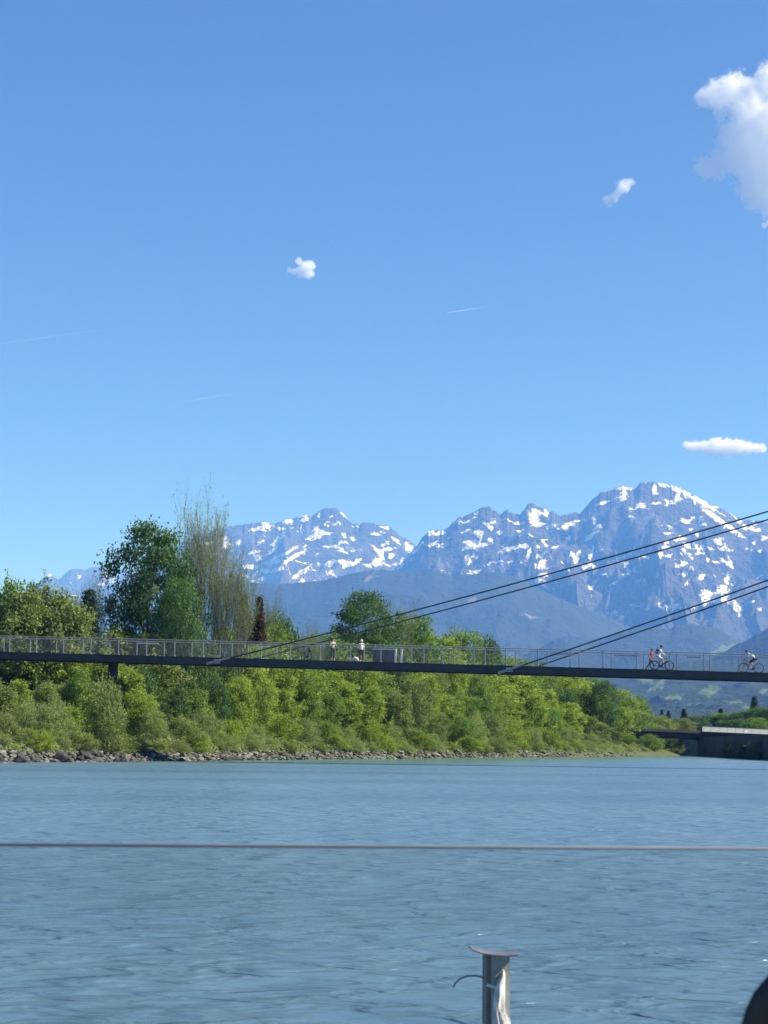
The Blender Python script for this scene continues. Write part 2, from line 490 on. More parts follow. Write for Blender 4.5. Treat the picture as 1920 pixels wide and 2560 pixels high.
def ground_z(P):
    P = np.atleast_2d(np.asarray(P, float))
    dl, dr = seg_dist(P, LEFT_BANK), seg_dist(P, RIGHT_BANK)
    wet = in_river(P)
    nz = fbm(P[:, 0] / 3.0, P[:, 1] / 3.0, 5, 4) - 0.5
    nb = fbm(P[:, 0] / 40.0, P[:, 1] / 40.0, 6, 3) - 0.5
    zl = np.interp(dl, [0, 3, 8, 20, 60, 400, 3000], [0, 1.0, 1.9, 2.8, 3.2, 3.4, 2.5]) + nz * np.clip(dl / 3, 0, 1) * 0.6 + nb * np.clip(dl / 30, 0, 1)
    zr = np.interp(dr, [0, 0.8, 4, 20, 400, 3000], [-0.3, 2.6, 3.2, 3.4, 3.4, 2.5]) + nz * np.clip(dr / 3, 0, 1) * 0.4
    near = np.clip((P[:, 1] - 40) / 60, 0, 1)
    zr = zr * near + np.minimum(zr, 0.15) * (1 - near)
    z = np.where(dl < dr, zl, zr)
    return np.where(wet, -np.minimum(np.minimum(dl, dr) * 0.3, 2.2), z)

ang = np.radians(np.concatenate([np.linspace(-180, -15, 50)[:-1], np.linspace(-15, 15, 301), np.linspace(15, 180, 50)[1:]]))
rad = np.concatenate([[0.5], np.geomspace(2, 95, 34), np.arange(97, 450, 2.0), np.geomspace(455, 26000, 44)])
A, Q = np.meshgrid(ang, rad)
gp = np.stack([(Q * np.sin(A)).ravel(), (Q * np.cos(A)).ravel()], 1)
gz = ground_z(gp)
i = np.arange(len(rad) - 1)[:, None] * len(ang) + np.arange(len(ang) - 1)[None, :]
gf = np.stack([i, i + 1, i + len(ang) + 1, i + len(ang)], -1).reshape(-1, 4)[:, ::-1]
gme = np_mesh('ground', np.concatenate([gp, gz[:, None]], 1), gf, smooth=True)
gm, n, l, b = mat('bank_earth_and_grass')
geo = n.new('ShaderNodeNewGeometry')
g1 = noise(n, l, 0.35, 6, 0.6, geo.outputs['Position'])
g2 = noise(n, l, 3.0, 4, 0.6, geo.outputs['Position'])
r1 = ramp(n, [(0.32, (0.075, 0.062, 0.040)), (0.5, (0.070, 0.085, 0.030)), (0.7, (0.10, 0.13, 0.040))])
l.new(g1.outputs['Fac'], r1.inputs['Fac'])
l.new(r1.outputs['Color'], b.inputs['Base Color'])
b.inputs['Roughness'].default_value = 0.95
bp = n.new('ShaderNodeBump'); bp.inputs['Strength'].default_value = 0.7; bp.inputs['Distance'].default_value = 0.15
l.new(g2.outputs['Fac'], bp.inputs['Height']); l.new(bp.outputs['Normal'], b.inputs['Normal'])
ground = tag(link('ground', gme, None, gm), kind='structure')

# the river: slightly turbid, glacial blue-green, with small wind and current ripples
gx, gy = np.meshgrid(np.concatenate([np.linspace(-600, -100, 20), np.arange(-96, 104, 3.0), np.linspace(110, 400, 12)]),
                     np.concatenate([np.linspace(-90, 0, 10), np.arange(4, 330, 3.0), np.linspace(340, 560, 20)]))
wv = np.stack([gx.ravel(), gy.ravel(), np.zeros(gx.size)], 1)
i = np.arange(gx.shape[0] - 1)[:, None] * gx.shape[1] + np.arange(gx.shape[1] - 1)[None, :]
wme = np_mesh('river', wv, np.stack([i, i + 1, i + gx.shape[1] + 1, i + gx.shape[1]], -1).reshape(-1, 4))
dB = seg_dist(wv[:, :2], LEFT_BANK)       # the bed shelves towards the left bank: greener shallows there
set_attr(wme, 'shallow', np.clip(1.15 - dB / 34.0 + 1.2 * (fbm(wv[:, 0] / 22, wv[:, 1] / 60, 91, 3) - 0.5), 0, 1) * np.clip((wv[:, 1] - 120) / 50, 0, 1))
wm, n, l, b = mat('river_water')
geo = n.new('ShaderNodeNewGeometry')
def wmap(sx, sy, rot=0.0):
    q = n.new('ShaderNodeMapping'); q.inputs['Scale'].default_value = (sx, sy, 1); q.inputs['Rotation'].default_value = (0, 0, rot)
    l.new(geo.outputs['Position'], q.inputs['Vector']); return q.outputs['Vector']
def wmath(op, a, c=None):
    q = n.new('ShaderNodeMath'); q.operation = op
    for k, w in enumerate((a, c)):
        if w is None: continue
        if isinstance(w, (int, float)): q.inputs[k].default_value = w
        else: l.new(w, q.inputs[k])
    return q.outputs[0]
w1 = noise(n, l, 1.0, 3, 0.5, wmap(1.6, 3.1, 0.06), 0.6)       # wavelets, about a metre
w2 = noise(n, l, 1.0, 2, 0.5, wmap(0.55, 1.05, -0.06), 0.5)     # swells of the current
w3 = noise(n, l, 1.0, 3, 0.6, wmap(7.0, 8.5, 0.05), 0.5)        # fine ripple
pt = noise(n, l, 1.0, 3, 0.5, wmap(0.012, 0.05, 0.2), 1.0)      # smooth slicks and ruffled patches
amp = ramp(n, [(0.35, (0.45,) * 3), (0.62, (1.0,) * 3)])
l.new(pt.outputs['Fac'], amp.inputs['Fac'])
def crest(src, lo, hi):
    q = ramp(n, [(lo, (0,) * 3), (hi, (1,) * 3)], 'EASE'); l.new(src, q.inputs['Fac']); return q.outputs['Color']
hgt = wmath('ADD', wmath('MULTIPLY', crest(w1.outputs['Fac'], 0.40, 0.66), 0.064), wmath('MULTIPLY', w3.outputs['Fac'], 0.010))
hgt = wmath('ADD', wmath('MULTIPLY', hgt, amp.outputs['Color']), wmath('MULTIPLY', crest(w2.outputs['Fac'], 0.36, 0.68), 0.085))
bp = n.new('ShaderNodeBump')
bp.inputs['Strength'].default_value = 1.0
bp.inputs['Distance'].default_value = 1.0
l.new(hgt, bp.inputs['Height'])
l.new(bp.outputs['Normal'], b.inputs['Normal'])
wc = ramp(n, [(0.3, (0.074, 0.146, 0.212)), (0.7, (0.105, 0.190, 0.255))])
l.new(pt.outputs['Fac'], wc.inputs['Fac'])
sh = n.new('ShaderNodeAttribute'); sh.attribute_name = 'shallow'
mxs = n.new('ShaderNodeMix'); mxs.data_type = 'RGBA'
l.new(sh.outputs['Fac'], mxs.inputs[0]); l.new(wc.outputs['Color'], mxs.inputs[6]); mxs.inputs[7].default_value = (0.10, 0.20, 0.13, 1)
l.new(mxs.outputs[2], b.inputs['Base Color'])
rr_ = ramp(n, [(0.35, (0.20,) * 3), (0.65, (0.32,) * 3)])
l.new(pt.outputs['Fac'], rr_.inputs['Fac'])
sh2 = n.new('ShaderNodeAttribute'); sh2.attribute_name = 'shallow'
mr = n.new('ShaderNodeMix'); mr.data_type = 'FLOAT'
l.new(sh2.outputs['Fac'], mr.inputs[0]); l.new(rr_.outputs['Color'], mr.inputs[2]); mr.inputs[3].default_value = 0.10
l.new(mr.outputs[0], b.inputs['Roughness'])
b.inputs['IOR'].default_value = 1.333
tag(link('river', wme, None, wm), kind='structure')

# ------------------------------------------------------------------ rocks along the waterline
rng = np.random.default_rng(7)
def stone_mat(name, c):
    mm, n, l, b = mat(name)
    oi = n.new('ShaderNodeObjectInfo'); geo = n.new('ShaderNodeNewGeometry')
    a = noise(n, l, 4.0, 5, 0.65, geo.outputs['Position'])
    big = noise(n, l, 0.8, 2, 0.5, geo.outputs['Position'])
    r = ramp(n, [(0.3, tuple(v * 0.45 for v in c)), (0.55, c), (0.75, tuple(min(0.6, v * 1.45) for v in c))])
    add = n.new('ShaderNodeMath'); add.operation = 'MULTIPLY_ADD'; add.inputs[1].default_value = 0.5
    l.new(big.outputs['Fac'], add.inputs[0])
    hf = n.new('ShaderNodeMath'); hf.operation = 'MULTIPLY'; hf.inputs[1].default_value = 0.5
    l.new(a.outputs['Fac'], hf.inputs[0]); l.new(hf.outputs[0], add.inputs[2])
    l.new(add.outputs[0], r.inputs['Fac'])
    l.new(r.outputs['Color'], b.inputs['Base Color'])
    b.inputs['Roughness'].default_value = 0.85
    bp = n.new('ShaderNodeBump'); bp.inputs['Strength'].default_value = 0.6; bp.inputs['Distance'].default_value = 0.05
    l.new(a.outputs['Fac'], bp.inputs['Height']); l.new(bp.outputs['Normal'], b.inputs['Normal'])
    return mm
stone_pale = stone_mat('pale_limestone_block', (0.205, 0.19, 0.17))
stone_grey = stone_mat('grey_limestone_block', (0.105, 0.10, 0.092))
stone_dark = stone_mat('wet_dark_stone', (0.045, 0.042, 0.04))
def stone_mesh(k):
    bm = bmesh.new()
    bmesh.ops.create_icosphere(bm, subdivisions=1, radius=0.5)
    r = np.random.default_rng(100 + k)
    for v in bm.verts:
        v.co = v.co * (0.72 + 0.5 * r.random())
        v.co.x *= 1.25; v.co.z *= 0.72; v.co.y *= 0.95
    me = bpy.data.meshes.new('rock'); bm.to_mesh(me); bm.free()
    return me
stones = []
for k in range(8):
    me = stone_mesh(k)
    me.materials.append([stone_pale, stone_grey, stone_pale, stone_dark, stone_grey, stone_dark, stone_grey, stone_pale][k])
    stones.append(me)
def bank_at(px):
    """waterline point seen at photo column px: bisection along the left bank"""
    seg = LEFT_BANK[2:9]
    xs = 960 + FPX * seg[:, 0] / seg[:, 1]
    return np.array([np.interp(px, xs, seg[:, 0]), np.interp(px, xs, seg[:, 1])])
def bank_depth(px): return bank_at(px)[1]
cand = []
for px in np.linspace(-120, 1740, 1700):
    w = bank_at(px)
    if px > 1150 and rng.random() < (px - 1150) / 480: continue
    for _ in range(2):
        s = rng.uniform(-0.5, 2.6)
        p = w + np.array([-0.905, 0.425]) * s + rng.normal(0, 0.15, 2)
        size = rng.uniform(0.15, 0.44) * (1.8 if rng.random() < 0.10 else 1.0) * (1.0 if s < 1.8 else 0.8)
        cand.append((size * 4400 / w[1], px, p, size, s))
for px, s, size in ((55, -0.4, 1.0), (150, -0.6, 1.15), (165, 0.2, 1.2), (235, 0.4, 1.3), (270, 0.9, 1.2), (205, -0.1, 0.9)):
    w = bank_at(px); cand.append((999, px, w + np.array([-0.905, 0.425]) * s, size, -9))
cand.sort(key=lambda c: -c[0])
bigs = [c for c in cand if -40 < c[1] < 1760][:300]
keep = set(id(c) for c in bigs)
for c in bigs:
    me = stones[3] if c[4] < -5 else stones[int(rng.integers(0, 8))]
    o = link('rock', me, ground)
    z = ground_z(c[2])[0]
    o.location = (c[2][0], c[2][1], max(z, -0.1) + c[3] * 0.18)
    o.rotation_euler = (rng.uniform(-0.5, 0.5), rng.uniform(-0.5, 0.5), rng.uniform(0, 6.28))
    o.scale = (c[3], c[3], c[3] * rng.uniform(0.7, 1.1))
Vs, Fs, Ms, off = [], [], [], 0
for c in cand:
    if id(c) in keep: continue
    k = int(rng.integers(0, 8)); me = stones[k]
    v = np.array([q.co[:] for q in me.vertices]); f = np.array([q.vertices[:] for q in me.polygons])
    a = rng.uniform(0, 6.28); ca, sa = math.cos(a), math.sin(a)
    v = v * c[3]
    v = np.stack([v[:, 0] * ca - v[:, 1] * sa, v[:, 0] * sa + v[:, 1] * ca, v[:, 2]], 1)
    v += np.array([c[2][0], c[2][1], max(ground_z(c[2])[0], -0.1) + c[3] * 0.18])
    Vs.append(v); Fs.append(f + off); Ms += [[0, 1, 0, 2, 1, 2, 1, 0][k]] * len(f); off += len(v)
rme = np_mesh('rocks', np.concatenate(Vs), np.concatenate(Fs))
for mm in (stone_pale, stone_grey, stone_dark): rme.materials.append(mm)
rme.polygons.foreach_set('material_index', Ms)
tag(link('rock_rubble', rme, ground), kind='stuff')

# ------------------------------------------------------------------ foliage
def leaf_mat(name, lo, hi, trans=0.38, vary=0.25):
    mm, n, l, b = mat(name)
    n.remove(b)
    at_ = n.new('ShaderNodeAttribute'); at_.attribute_name = 'tint'
    oi = n.new('ShaderNodeObjectInfo')
    sm = n.new('ShaderNodeMath'); sm.operation = 'MULTIPLY_ADD'; sm.inputs[1].default_value = vary
    l.new(oi.outputs['Random'], sm.inputs[0])
    sc = n.new('ShaderNodeMath'); sc.operation = 'MULTIPLY'; sc.inputs[1].default_value = 1 - vary
    l.new(at_.outputs['Fac'], sc.inputs[0]); l.new(sc.outputs[0], sm.inputs[2])
    r = ramp(n, [(0.0, lo), (1.0, hi)])
    l.new(sm.outputs[0], r.inputs['Fac'])
    d, t, g = n.new('ShaderNodeBsdfDiffuse'), n.new('ShaderNodeBsdfTranslucent'), n.new('ShaderNodeBsdfGlossy')
    g.inputs['Roughness'].default_value = 0.6; g.inputs['Color'].default_value = (0.9, 0.9, 0.9, 1)
    br = n.new('ShaderNodeMixRGB'); br.blend_type = 'MULTIPLY'; br.inputs['Fac'].default_value = 1.0
    br.inputs['Color2'].default_value = (1.25, 1.35, 0.65, 1)
    l.new(r.outputs['Color'], d.inputs['Color']); l.new(r.outputs['Color'], br.inputs['Color1']); l.new(br.outputs[0], t.inputs['Color'])
    m1, m2 = n.new('ShaderNodeMixShader'), n.new('ShaderNodeMixShader')
    m1.inputs['Fac'].default_value = trans
    l.new(d.outputs[0], m1.inputs[1]); l.new(t.outputs[0], m1.inputs[2])
    m2.inputs['Fac'].default_value = 0.012
    l.new(m1.outputs[0], m2.inputs[1]); l.new(g.outputs[0], m2.inputs[2])
    l.new(m2.outputs[0], n['Material Output'].inputs['Surface'])
    return mm
LM = {
 'bright': leaf_mat('young_yellow_green_leaf', (0.124, 0.187, 0.032), (0.352, 0.446, 0.080)),
 'green':  leaf_mat('fresh_green_leaf', (0.084, 0.151, 0.035), (0.235, 0.352, 0.080)),
 'olive':  leaf_mat('olive_green_leaf', (0.111, 0.151, 0.048), (0.287, 0.346, 0.121)),
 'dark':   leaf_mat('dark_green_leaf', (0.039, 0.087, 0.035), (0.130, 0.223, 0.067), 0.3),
 'willow': leaf_mat('grey_green_willow_leaf', (0.137, 0.187, 0.072), (0.339, 0.402, 0.169)),
 'brown':  leaf_mat('brownish_bud_leaf', (0.105, 0.116, 0.065), (0.261, 0.273, 0.145)),
 'copper': leaf_mat('copper_brown_leaf', (0.046, 0.031, 0.025), (0.130, 0.087, 0.058), 0.2),
 'needle': leaf_mat('dark_conifer_needle', (0.024, 0.049, 0.035), (0.072, 0.122, 0.072), 0.1),
}
bark = plain('tree_bark', (0.075, 0.062, 0.050), 0.9, var=0.4, scale=2.0, bump=0.5)
bark_pale = plain('pale_poplar_bark', (0.115, 0.118, 0.095), 0.9, var=0.4, scale=2.0, bump=0.5)

def leaves(P, size, rng, tint, up=0.35, aspect=0.55):
    """one small folded leaf blade (two triangles) for every point"""
    n_ = len(P)
    d = rng.normal(size=(n_, 3)); d /= np.linalg.norm(d, axis=1)[:, None]
    nn = rng.normal(size=(n_, 3)); nn[:, 2] += up * 2; nn /= np.linalg.norm(nn, axis=1)[:, None]
    s = np.cross(nn, d); s /= (np.linalg.norm(s, axis=1)[:, None] + 1e-9)
    d = np.cross(s, nn)
    L = size * rng.uniform(0.6, 1.35, n_)[:, None]
    a = P - d * L * 0.5
    c = P + d * L * 0.5 - nn * L * 0.08
    e = P + s * L * aspect * 0.5 + nn * L * 0.06
    f = P - s * L * aspect * 0.5 + nn * L * 0.06
    V = np.stack([a, e, c, f], 1).reshape(-1, 3)
    F = np.arange(n_ * 4).reshape(-1, 4)
    return V, F, np.repeat(tint, 4)

def leaf_mesh(name, P, size, rng, tint, material, up=0.35, aspect=0.55):
    V, F, T = leaves(P, size, rng, tint, up, aspect)
    me = np_mesh(name, V, F)
    set_attr(me, 'tint', T)
    me.materials.append(material)
    return me

def crown_points(rng, H, env, n_clump, per, sig, r0, lump=0.35, zlo=0.15, shell=0.55, top=1.0):
    """clumps of leaves inside an uneven envelope; env(h) is the crown radius over the height fraction h"""
    cl = []
    ph = rng.uniform(0, 6.28, 6)
    while len(cl) < n_clump:
        h = rng.uniform(zlo, top)
        an = rng.uniform(0, 2 * math.pi)
        rr = env(h) * (1 + lump * (math.sin(2 * an + ph[0] + 3 * h) * 0.5 + math.sin(3 * an + ph[1] - 7 * h) * 0.35 + math.sin(5 * an + ph[2] + 11 * h) * 0.25))
        if rng.random() > env(h) / r0 + 0.05: continue
        q = rng.uniform(shell ** 2, 1) ** 0.5 if rng.random() < 0.8 else rng.uniform(0.1, 1) ** 0.5
        cl.append((rr * q * math.cos(an), rr * q * math.sin(an), h * H))
    cl = np.array(cl)
    tint_c = np.clip(rng.normal(0.5, 0.27, n_clump), 0, 1)
    k = np.repeat(np.arange(n_clump), per)
    P = cl[k] + rng.normal(0, 1, (len(k), 3)) * np.array([sig, sig, sig * 0.7])
    tint = np.clip(tint_c[k] + rng.normal(0, 0.14, len(k)), 0, 1)
    return P, tint, cl

def limbs(rng, H, r, cl, k=9, lean=0.02, split=0.25):
    """tapered trunk with limbs reaching into the crown"""
    mb = MB()
    top = H * 0.86
    pts, rad_ = [], []
    x = y = 0.0
    for t in np.linspace(0, 1, 7):
        pts.append((x, y, t * top - 0.3 * (t == 0))); rad_.append(r * (1 - 0.88 * t) * (1.25 if t == 0 else 1))
        x += rng.normal(0, lean * H * 0.4); y += rng.normal(0, lean * H * 0.4)
    mb.tube(pts, rad_, 7)
    for i in rng.choice(len(cl), min(k, len(cl)), replace=False):
        c = cl[i]
        t0 = np.clip(c[2] / top * rng.uniform(0.45, 0.7), split, 0.85)
        j = t0 * 6; a, f = int(j), j - int(j)
        p0 = np.array(pts[a]) * (1 - f) + np.array(pts[min(6, a + 1)]) * f
        p1 = (p0 + c) / 2 + np.array([0, 0, -0.04 * H])
        mb.tube([p0, p1, c], [r * 0.42 * (1 - t0 * 0.6), r * 0.26 * (1 - t0 * 0.6), 0.015], 5)
    return mb.mesh('trunk', True)

PROTO = {}
def proto(key, kind, leaf, seed):
    rng = np.random.default_rng(seed)
    H = 10.0
    bk = bark
    if kind == 'round':
        env = lambda h: 3.4 * max(0.03, (1 - abs((h - 0.58) / 0.46) ** 2.3)) ** 0.6
        P, T, cl = crown_points(rng, H, env, 170, 62, 0.42, 3.4, zlo=0.14)
        me = leaf_mesh('crown', P, 0.30, rng, T, LM[leaf]); tr = limbs(rng, H, 0.22, cl, 12)
    elif kind == 'upright':
        env = lambda h: 2.1 * max(0.03, (1 - abs((h - 0.50) / 0.53) ** 2.2)) ** 0.6
        P, T, cl = crown_points(rng, H, env, 150, 60, 0.36, 2.1, zlo=0.05, lump=0.65)
        for _ in range(30):
            c = cl[int(rng.integers(0, len(cl)))]; L = rng.uniform(0.6, 1.6)
            q = np.linspace(0, 1, 24)[:, None]
            d_ = np.array([c[0] * 0.15 + rng.normal(0, 0.12), c[1] * 0.15 + rng.normal(0, 0.12), 1.0])
            P = np.concatenate([P, c + d_ * q * L + rng.normal(0, 0.08, (24, 3))]); T = np.concatenate([T, np.clip(rng.normal(0.6, 0.15, 24), 0, 1)])
        me = leaf_mesh('crown', P, 0.28, rng, T, LM[leaf]); tr = limbs(rng, H, 0.16, cl, 10)
    elif kind == 'bush':
        H = 5.0
        env = lambda h: 2.5 * max(0.03, (1 - abs((h - 0.34) / 0.68) ** 2.4)) ** 0.6
        P, T, cl = crown_points(rng, H, env, 130, 60, 0.33, 2.5, zlo=0.02, lump=0.6)
        for _ in range(34):     # long shoots that break the outline
            c = cl[int(rng.integers(0, len(cl)))]; L = rng.uniform(0.5, 1.3)
            q = np.linspace(0, 1, 26)[:, None]
            d_ = np.array([c[0] * 0.12 + rng.normal(0, 0.15), c[1] * 0.12 + rng.normal(0, 0.15), 1.0])
            P = np.concatenate([P, c + d_ * q * L + rng.normal(0, 0.06, (26, 3))]); T = np.concatenate([T, np.clip(rng.normal(0.6, 0.15, 26), 0, 1)])
        me = leaf_mesh('crown', P, 0.22, rng, T, LM[leaf], aspect=0.35 if leaf == 'willow' else 0.5)
        mb = MB()
        for i in rng.choice(len(cl), 14, replace=False):
            c = cl[i]; mb.tube([(c[0] * 0.1, c[1] * 0.1, -0.2), (c[0] * 0.4, c[1] * 0.4, c[2] * 0.6), c], [0.05, 0.03, 0.008], 5)
        tr = mb.mesh('trunk', True)
    elif kind == 'conifer':
        mb = MB().tube([(0, 0, -0.3), (0, 0, 5), (0, 0, 9.9)], [0.2, 0.12, 0.02], 7)
        PP, TT = [], []
        for h in np.arange(0.9, 9.9, 0.34):
            rr = 1.75 * (1 - h / 10.0) ** 0.8 + 0.06
            for a in np.arange(0, 6.28, 6.28 / 8) + rng.uniform(0, 1):
                L = rr * rng.uniform(0.75, 1.15); q = rng.uniform(0, 1, 34) ** 0.7
                dr = -0.28 * L
                PP.append(np.stack([np.cos(a) * L * q, np.sin(a) * L * q, h + dr * q * q], 1) + rng.normal(0, 0.10, (34, 3)))
                TT.append(np.clip(rng.normal(0.5, 0.2) + rng.normal(0, 0.12, 34), 0, 1))
                mb.tube([(0, 0, h), (math.cos(a) * L * 0.9, math.sin(a) * L * 0.9, h + dr * 0.8)], [0.03, 0.006], 4)
        P, T = np.concatenate(PP), np.concatenate(TT)
        me = leaf_mesh('crown', P, 0.30, rng, T, LM[leaf], up=0.2, aspect=0.3); tr = mb.mesh('trunk', True)
    elif kind in ('bare', 'sparse'):
        # open crown of long rising branches and twigs, barely in leaf
        mb = MB(); tips = []
        def grow(p, d, L, r, lev):
            pts = [p]; q = p.copy(); dd = d.copy()
            for _ in range(4):
                dd = dd + rng.normal(0, 0.09, 3); dd[2] += 0.07; dd /= np.linalg.norm(dd)
                q = q + dd * L / 4; pts.append(q.copy())
            mb.tube(pts, [r * (1 - 0.17 * i) for i in range(5)], 5 if lev < 2 else 3, caps=False)
            if lev >= 2:
                for w in pts[1:]: tips.append(w)
            if lev == 3: return
            for j in range((7, 6, 6)[lev]):
                t = rng.uniform((0.5, 0.3, 0.25)[lev], 1.0) if j else 1.0
                k0 = min(3, int(t * 4)); w = pts[k0] + (pts[k0 + 1] - pts[k0]) * (t * 4 - k0)
                sp = rng.normal(0, 1, 3); sp[2] *= 0.3; sp /= np.linalg.norm(sp)
                nd = dd * 0.80 + sp * (0.62, 0.66, 0.8)[lev]; nd[2] += 0.10; nd /= np.linalg.norm(nd)
                grow(w, nd, L * rng.uniform(0.55, 0.74), r * 0.46, lev + 1)
        for s in range(4 if kind == 'bare' else 2):
            a = s * 1.6 + rng.uniform(0, 0.6)
            d0 = np.array([math.cos(a) * 0.36, math.sin(a) * 0.36, 1.0]); d0 /= np.linalg.norm(d0)
            grow(np.array([math.cos(a) * 0.08, math.sin(a) * 0.08, -0.3]), d0, 4.8, 0.13, 0)
        tr = mb.mesh('trunk', True); bk = bark_pale
        tp = np.array(tips); kk = rng.integers(0, len(tp), 13000 if kind == 'bare' else 9000)
        P = tp[kk] + rng.normal(0, 0.13, (len(kk), 3)); T = rng.uniform(0, 1, len(kk))
        me = leaf_mesh('crown', P, 0.105, rng, T, LM[leaf])
    else:  # 'big': tall irregular oak-like tree with separate leafy boughs and gaps
        def env(h): return 3.3 * max(0.05, (1 - abs((h - 0.50) / 0.54) ** 2.6)) ** 0.55 * (1.0 if h < 0.7 else 0.92)
        P, T, cl = crown_points(rng, H, env, 300, 100, 0.34, 3.3, zlo=0.06, lump=0.42, shell=0.4)
        me = leaf_mesh('crown', P, 0.20, rng, T, LM[leaf]); tr = limbs(rng, H, 0.24, cl, 22)
    tr.materials.append(bk)
    zs = np.array([v[2] for v in P[:, :3]]); xs = np.abs(P[:, 0])
    PROTO[key] = (me, tr, float(np.percentile(zs, 99.7)), float(np.percentile(xs, 98)) * 2, kind)

for key, kind, leaf, seed in (
    ('bright_a','upright','bright',1),('bright_b','upright','bright',2),('bright_c','round','bright',3),('green_a','upright','green',4),
    ('green_b','round','green',5),('green_c','round','green',6),('olive_a','upright','olive',7),('olive_b','round','olive',8),
    ('dark_a','round','dark',9),('dark_b','upright','dark',10),('willow_a','bush','willow',11),('willow_b','bush','willow',12),
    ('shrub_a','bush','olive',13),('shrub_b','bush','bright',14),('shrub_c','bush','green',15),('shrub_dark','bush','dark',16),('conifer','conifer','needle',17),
    ('bare','bare','willow',18),('sparse','sparse','olive',19),('brown','round','brown',20),('copper','conifer','copper',21),('big','big','dark',22),
    ('dense_dark','big','dark',24)):
    proto(key, kind, leaf, seed)

def plant(key, px, ytop, Y, width=None, name='deciduous_tree', label=None, cat='tree', group=None, rz=None, sink=0.0):
    """a tree at photo column px and distance Y whose top reaches photo row ytop; width in photo pixels"""
    me, tr, h0, w0, kind = PROTO[key]
    X = at(px, 1858, Y)[0]
    z0 = ground_z((X, Y))[0] - sink
    H = max(0.6, at(px, ytop, Y)[2] - z0)
    s = H / h0
    sw = s if width is None else (width * Y / FPX) / w0
    sw = float(np.clip(sw, (0.3 if kind in ('bare', 'sparse') else 0.55) * s, 1.9 * s))
    root = empty(name, (X, Y, z0), label, cat, group, rz=float(rng.uniform(0, 6.28)) if rz is None else rz)
    root.scale = (sw, sw, s)
    link('trunk', tr, root); link('crown', me, root)
    return root

# trees that stand out, from the left
plant('green_a', 30, 1452, 151, 150, label='tall green tree at the very left edge of the photo', rz=0.4)
plant('olive_a', 105, 1458, 152, 130, label='tall green tree whose top meets the small far peak')
plant('olive_a', 165, 1500, 151, 120, label='green tree leaning over the railing left of the dark conifer')
plant('sparse', 225, 1440, 166, 150, label='brownish thinly leaved tree behind the dark conifer')
plant('conifer', 212, 1478, 154, 105, 'conifer_tree', 'dark conifer between the left trees and the tall dark tree', 'conifer')
plant('big', 366, 1312, 166, 225, label='tallest dark green leafy tree, left of the bare branches', rz=1.0)
plant('dense_dark', 438, 1452, 160, 95, label='green leafy tree lit on its right side, in front of the bare trunks')
plant('bare', 503, 1226, 171, 172, 'bare_tree', 'tallest tree, with long almost bare branches against the sky', rz=0.3)
plant('bare', 576, 1352, 168, 62, 'bare_tree', 'smaller bare tree leaning right beside the tallest one', rz=2.2)
plant('copper', 603, 1492, 175, 70, 'conifer_tree', 'left one of two reddish brown pointed trees', 'conifer')
plant('copper', 642, 1495, 178, 70, 'conifer_tree', 'right one of two reddish brown pointed trees', 'conifer')
plant('dark_a', 690, 1536, 192, 90, label='low dark green tree right of the reddish brown pair')
plant('sparse', 655, 1462, 186, 70, label='thin pale tree rising behind the reddish brown pair')
plant('sparse', 775, 1548, 190, 90, label='thin see-through tree above the standing people')
plant('big', 915, 1484, 214, 195, label='round dark green tree behind the sign board on the bridge', rz=2.5)
plant('sparse', 1005, 1490, 222, 110, label='thin pale tree just right of the round dark tree')
plant('green_b', 1030, 1540, 226, 150, label='green tree sloping down right of the round dark tree')
plant('green_c', 1155, 1574, 242, 110, label='green tree above the railing right of the sign board')
plant('dark_a', 1215, 1592, 250, 90, label='dark green tree above the railing before the lower stay anchor')
plant('dark_a', 1508, 1700, 268, 80, label='dark tree at the right end of the wood under the bridge')
plant('green_b', 1590, 1742, 345, 100, label='round tree standing alone left of the distant road bridge')
plant('olive_b', 1640, 1790, 352, 90, label='olive tree above the left end of the distant road bridge')
plant('conifer', 1655, 1775, 375, 24, 'conifer_tree', 'thin dark conifer, leftmost above the distant road bridge', 'conifer')
plant('conifer', 1672, 1778, 385, 26, 'conifer_tree', 'dark conifer, second from left above the distant road bridge', 'conifer')
plant('conifer', 1711, 1773, 380, 30, 'conifer_tree', 'tall dark conifer, third from left above the distant road bridge', 'conifer')
plant('conifer', 1803, 1772, 420, 34, 'conifer_tree', 'conifer tip above the middle of the pale parapet', 'conifer')
plant('conifer', 1888, 1742, 400, 40, 'conifer_tree', 'dark conifer rising highest near the right edge above the pale parapet', 'conifer')
plant('willow_b', 1690, 1846, 292, 62, 'bush', 'pale rounded bush at the water below the distant road bridge', 'bush')
plant('shrub_c', 1645, 1856, 284, 60, 'bush', 'green bush at the water left of the pale rounded bush', 'bush')
plant('shrub_c', 1622, 1836, 279, 60, 'bush', 'green bush before the left end of the distant road bridge', 'bush')
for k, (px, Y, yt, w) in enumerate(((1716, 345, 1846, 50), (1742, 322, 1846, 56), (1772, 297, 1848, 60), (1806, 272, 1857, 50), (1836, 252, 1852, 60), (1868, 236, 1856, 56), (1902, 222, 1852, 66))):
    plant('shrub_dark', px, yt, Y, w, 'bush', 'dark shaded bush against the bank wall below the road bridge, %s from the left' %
          ('first', 'second', 'third', 'fourth', 'fifth', 'sixth', 'seventh')[k], 'bush', 'shaded bushes along the bank wall')
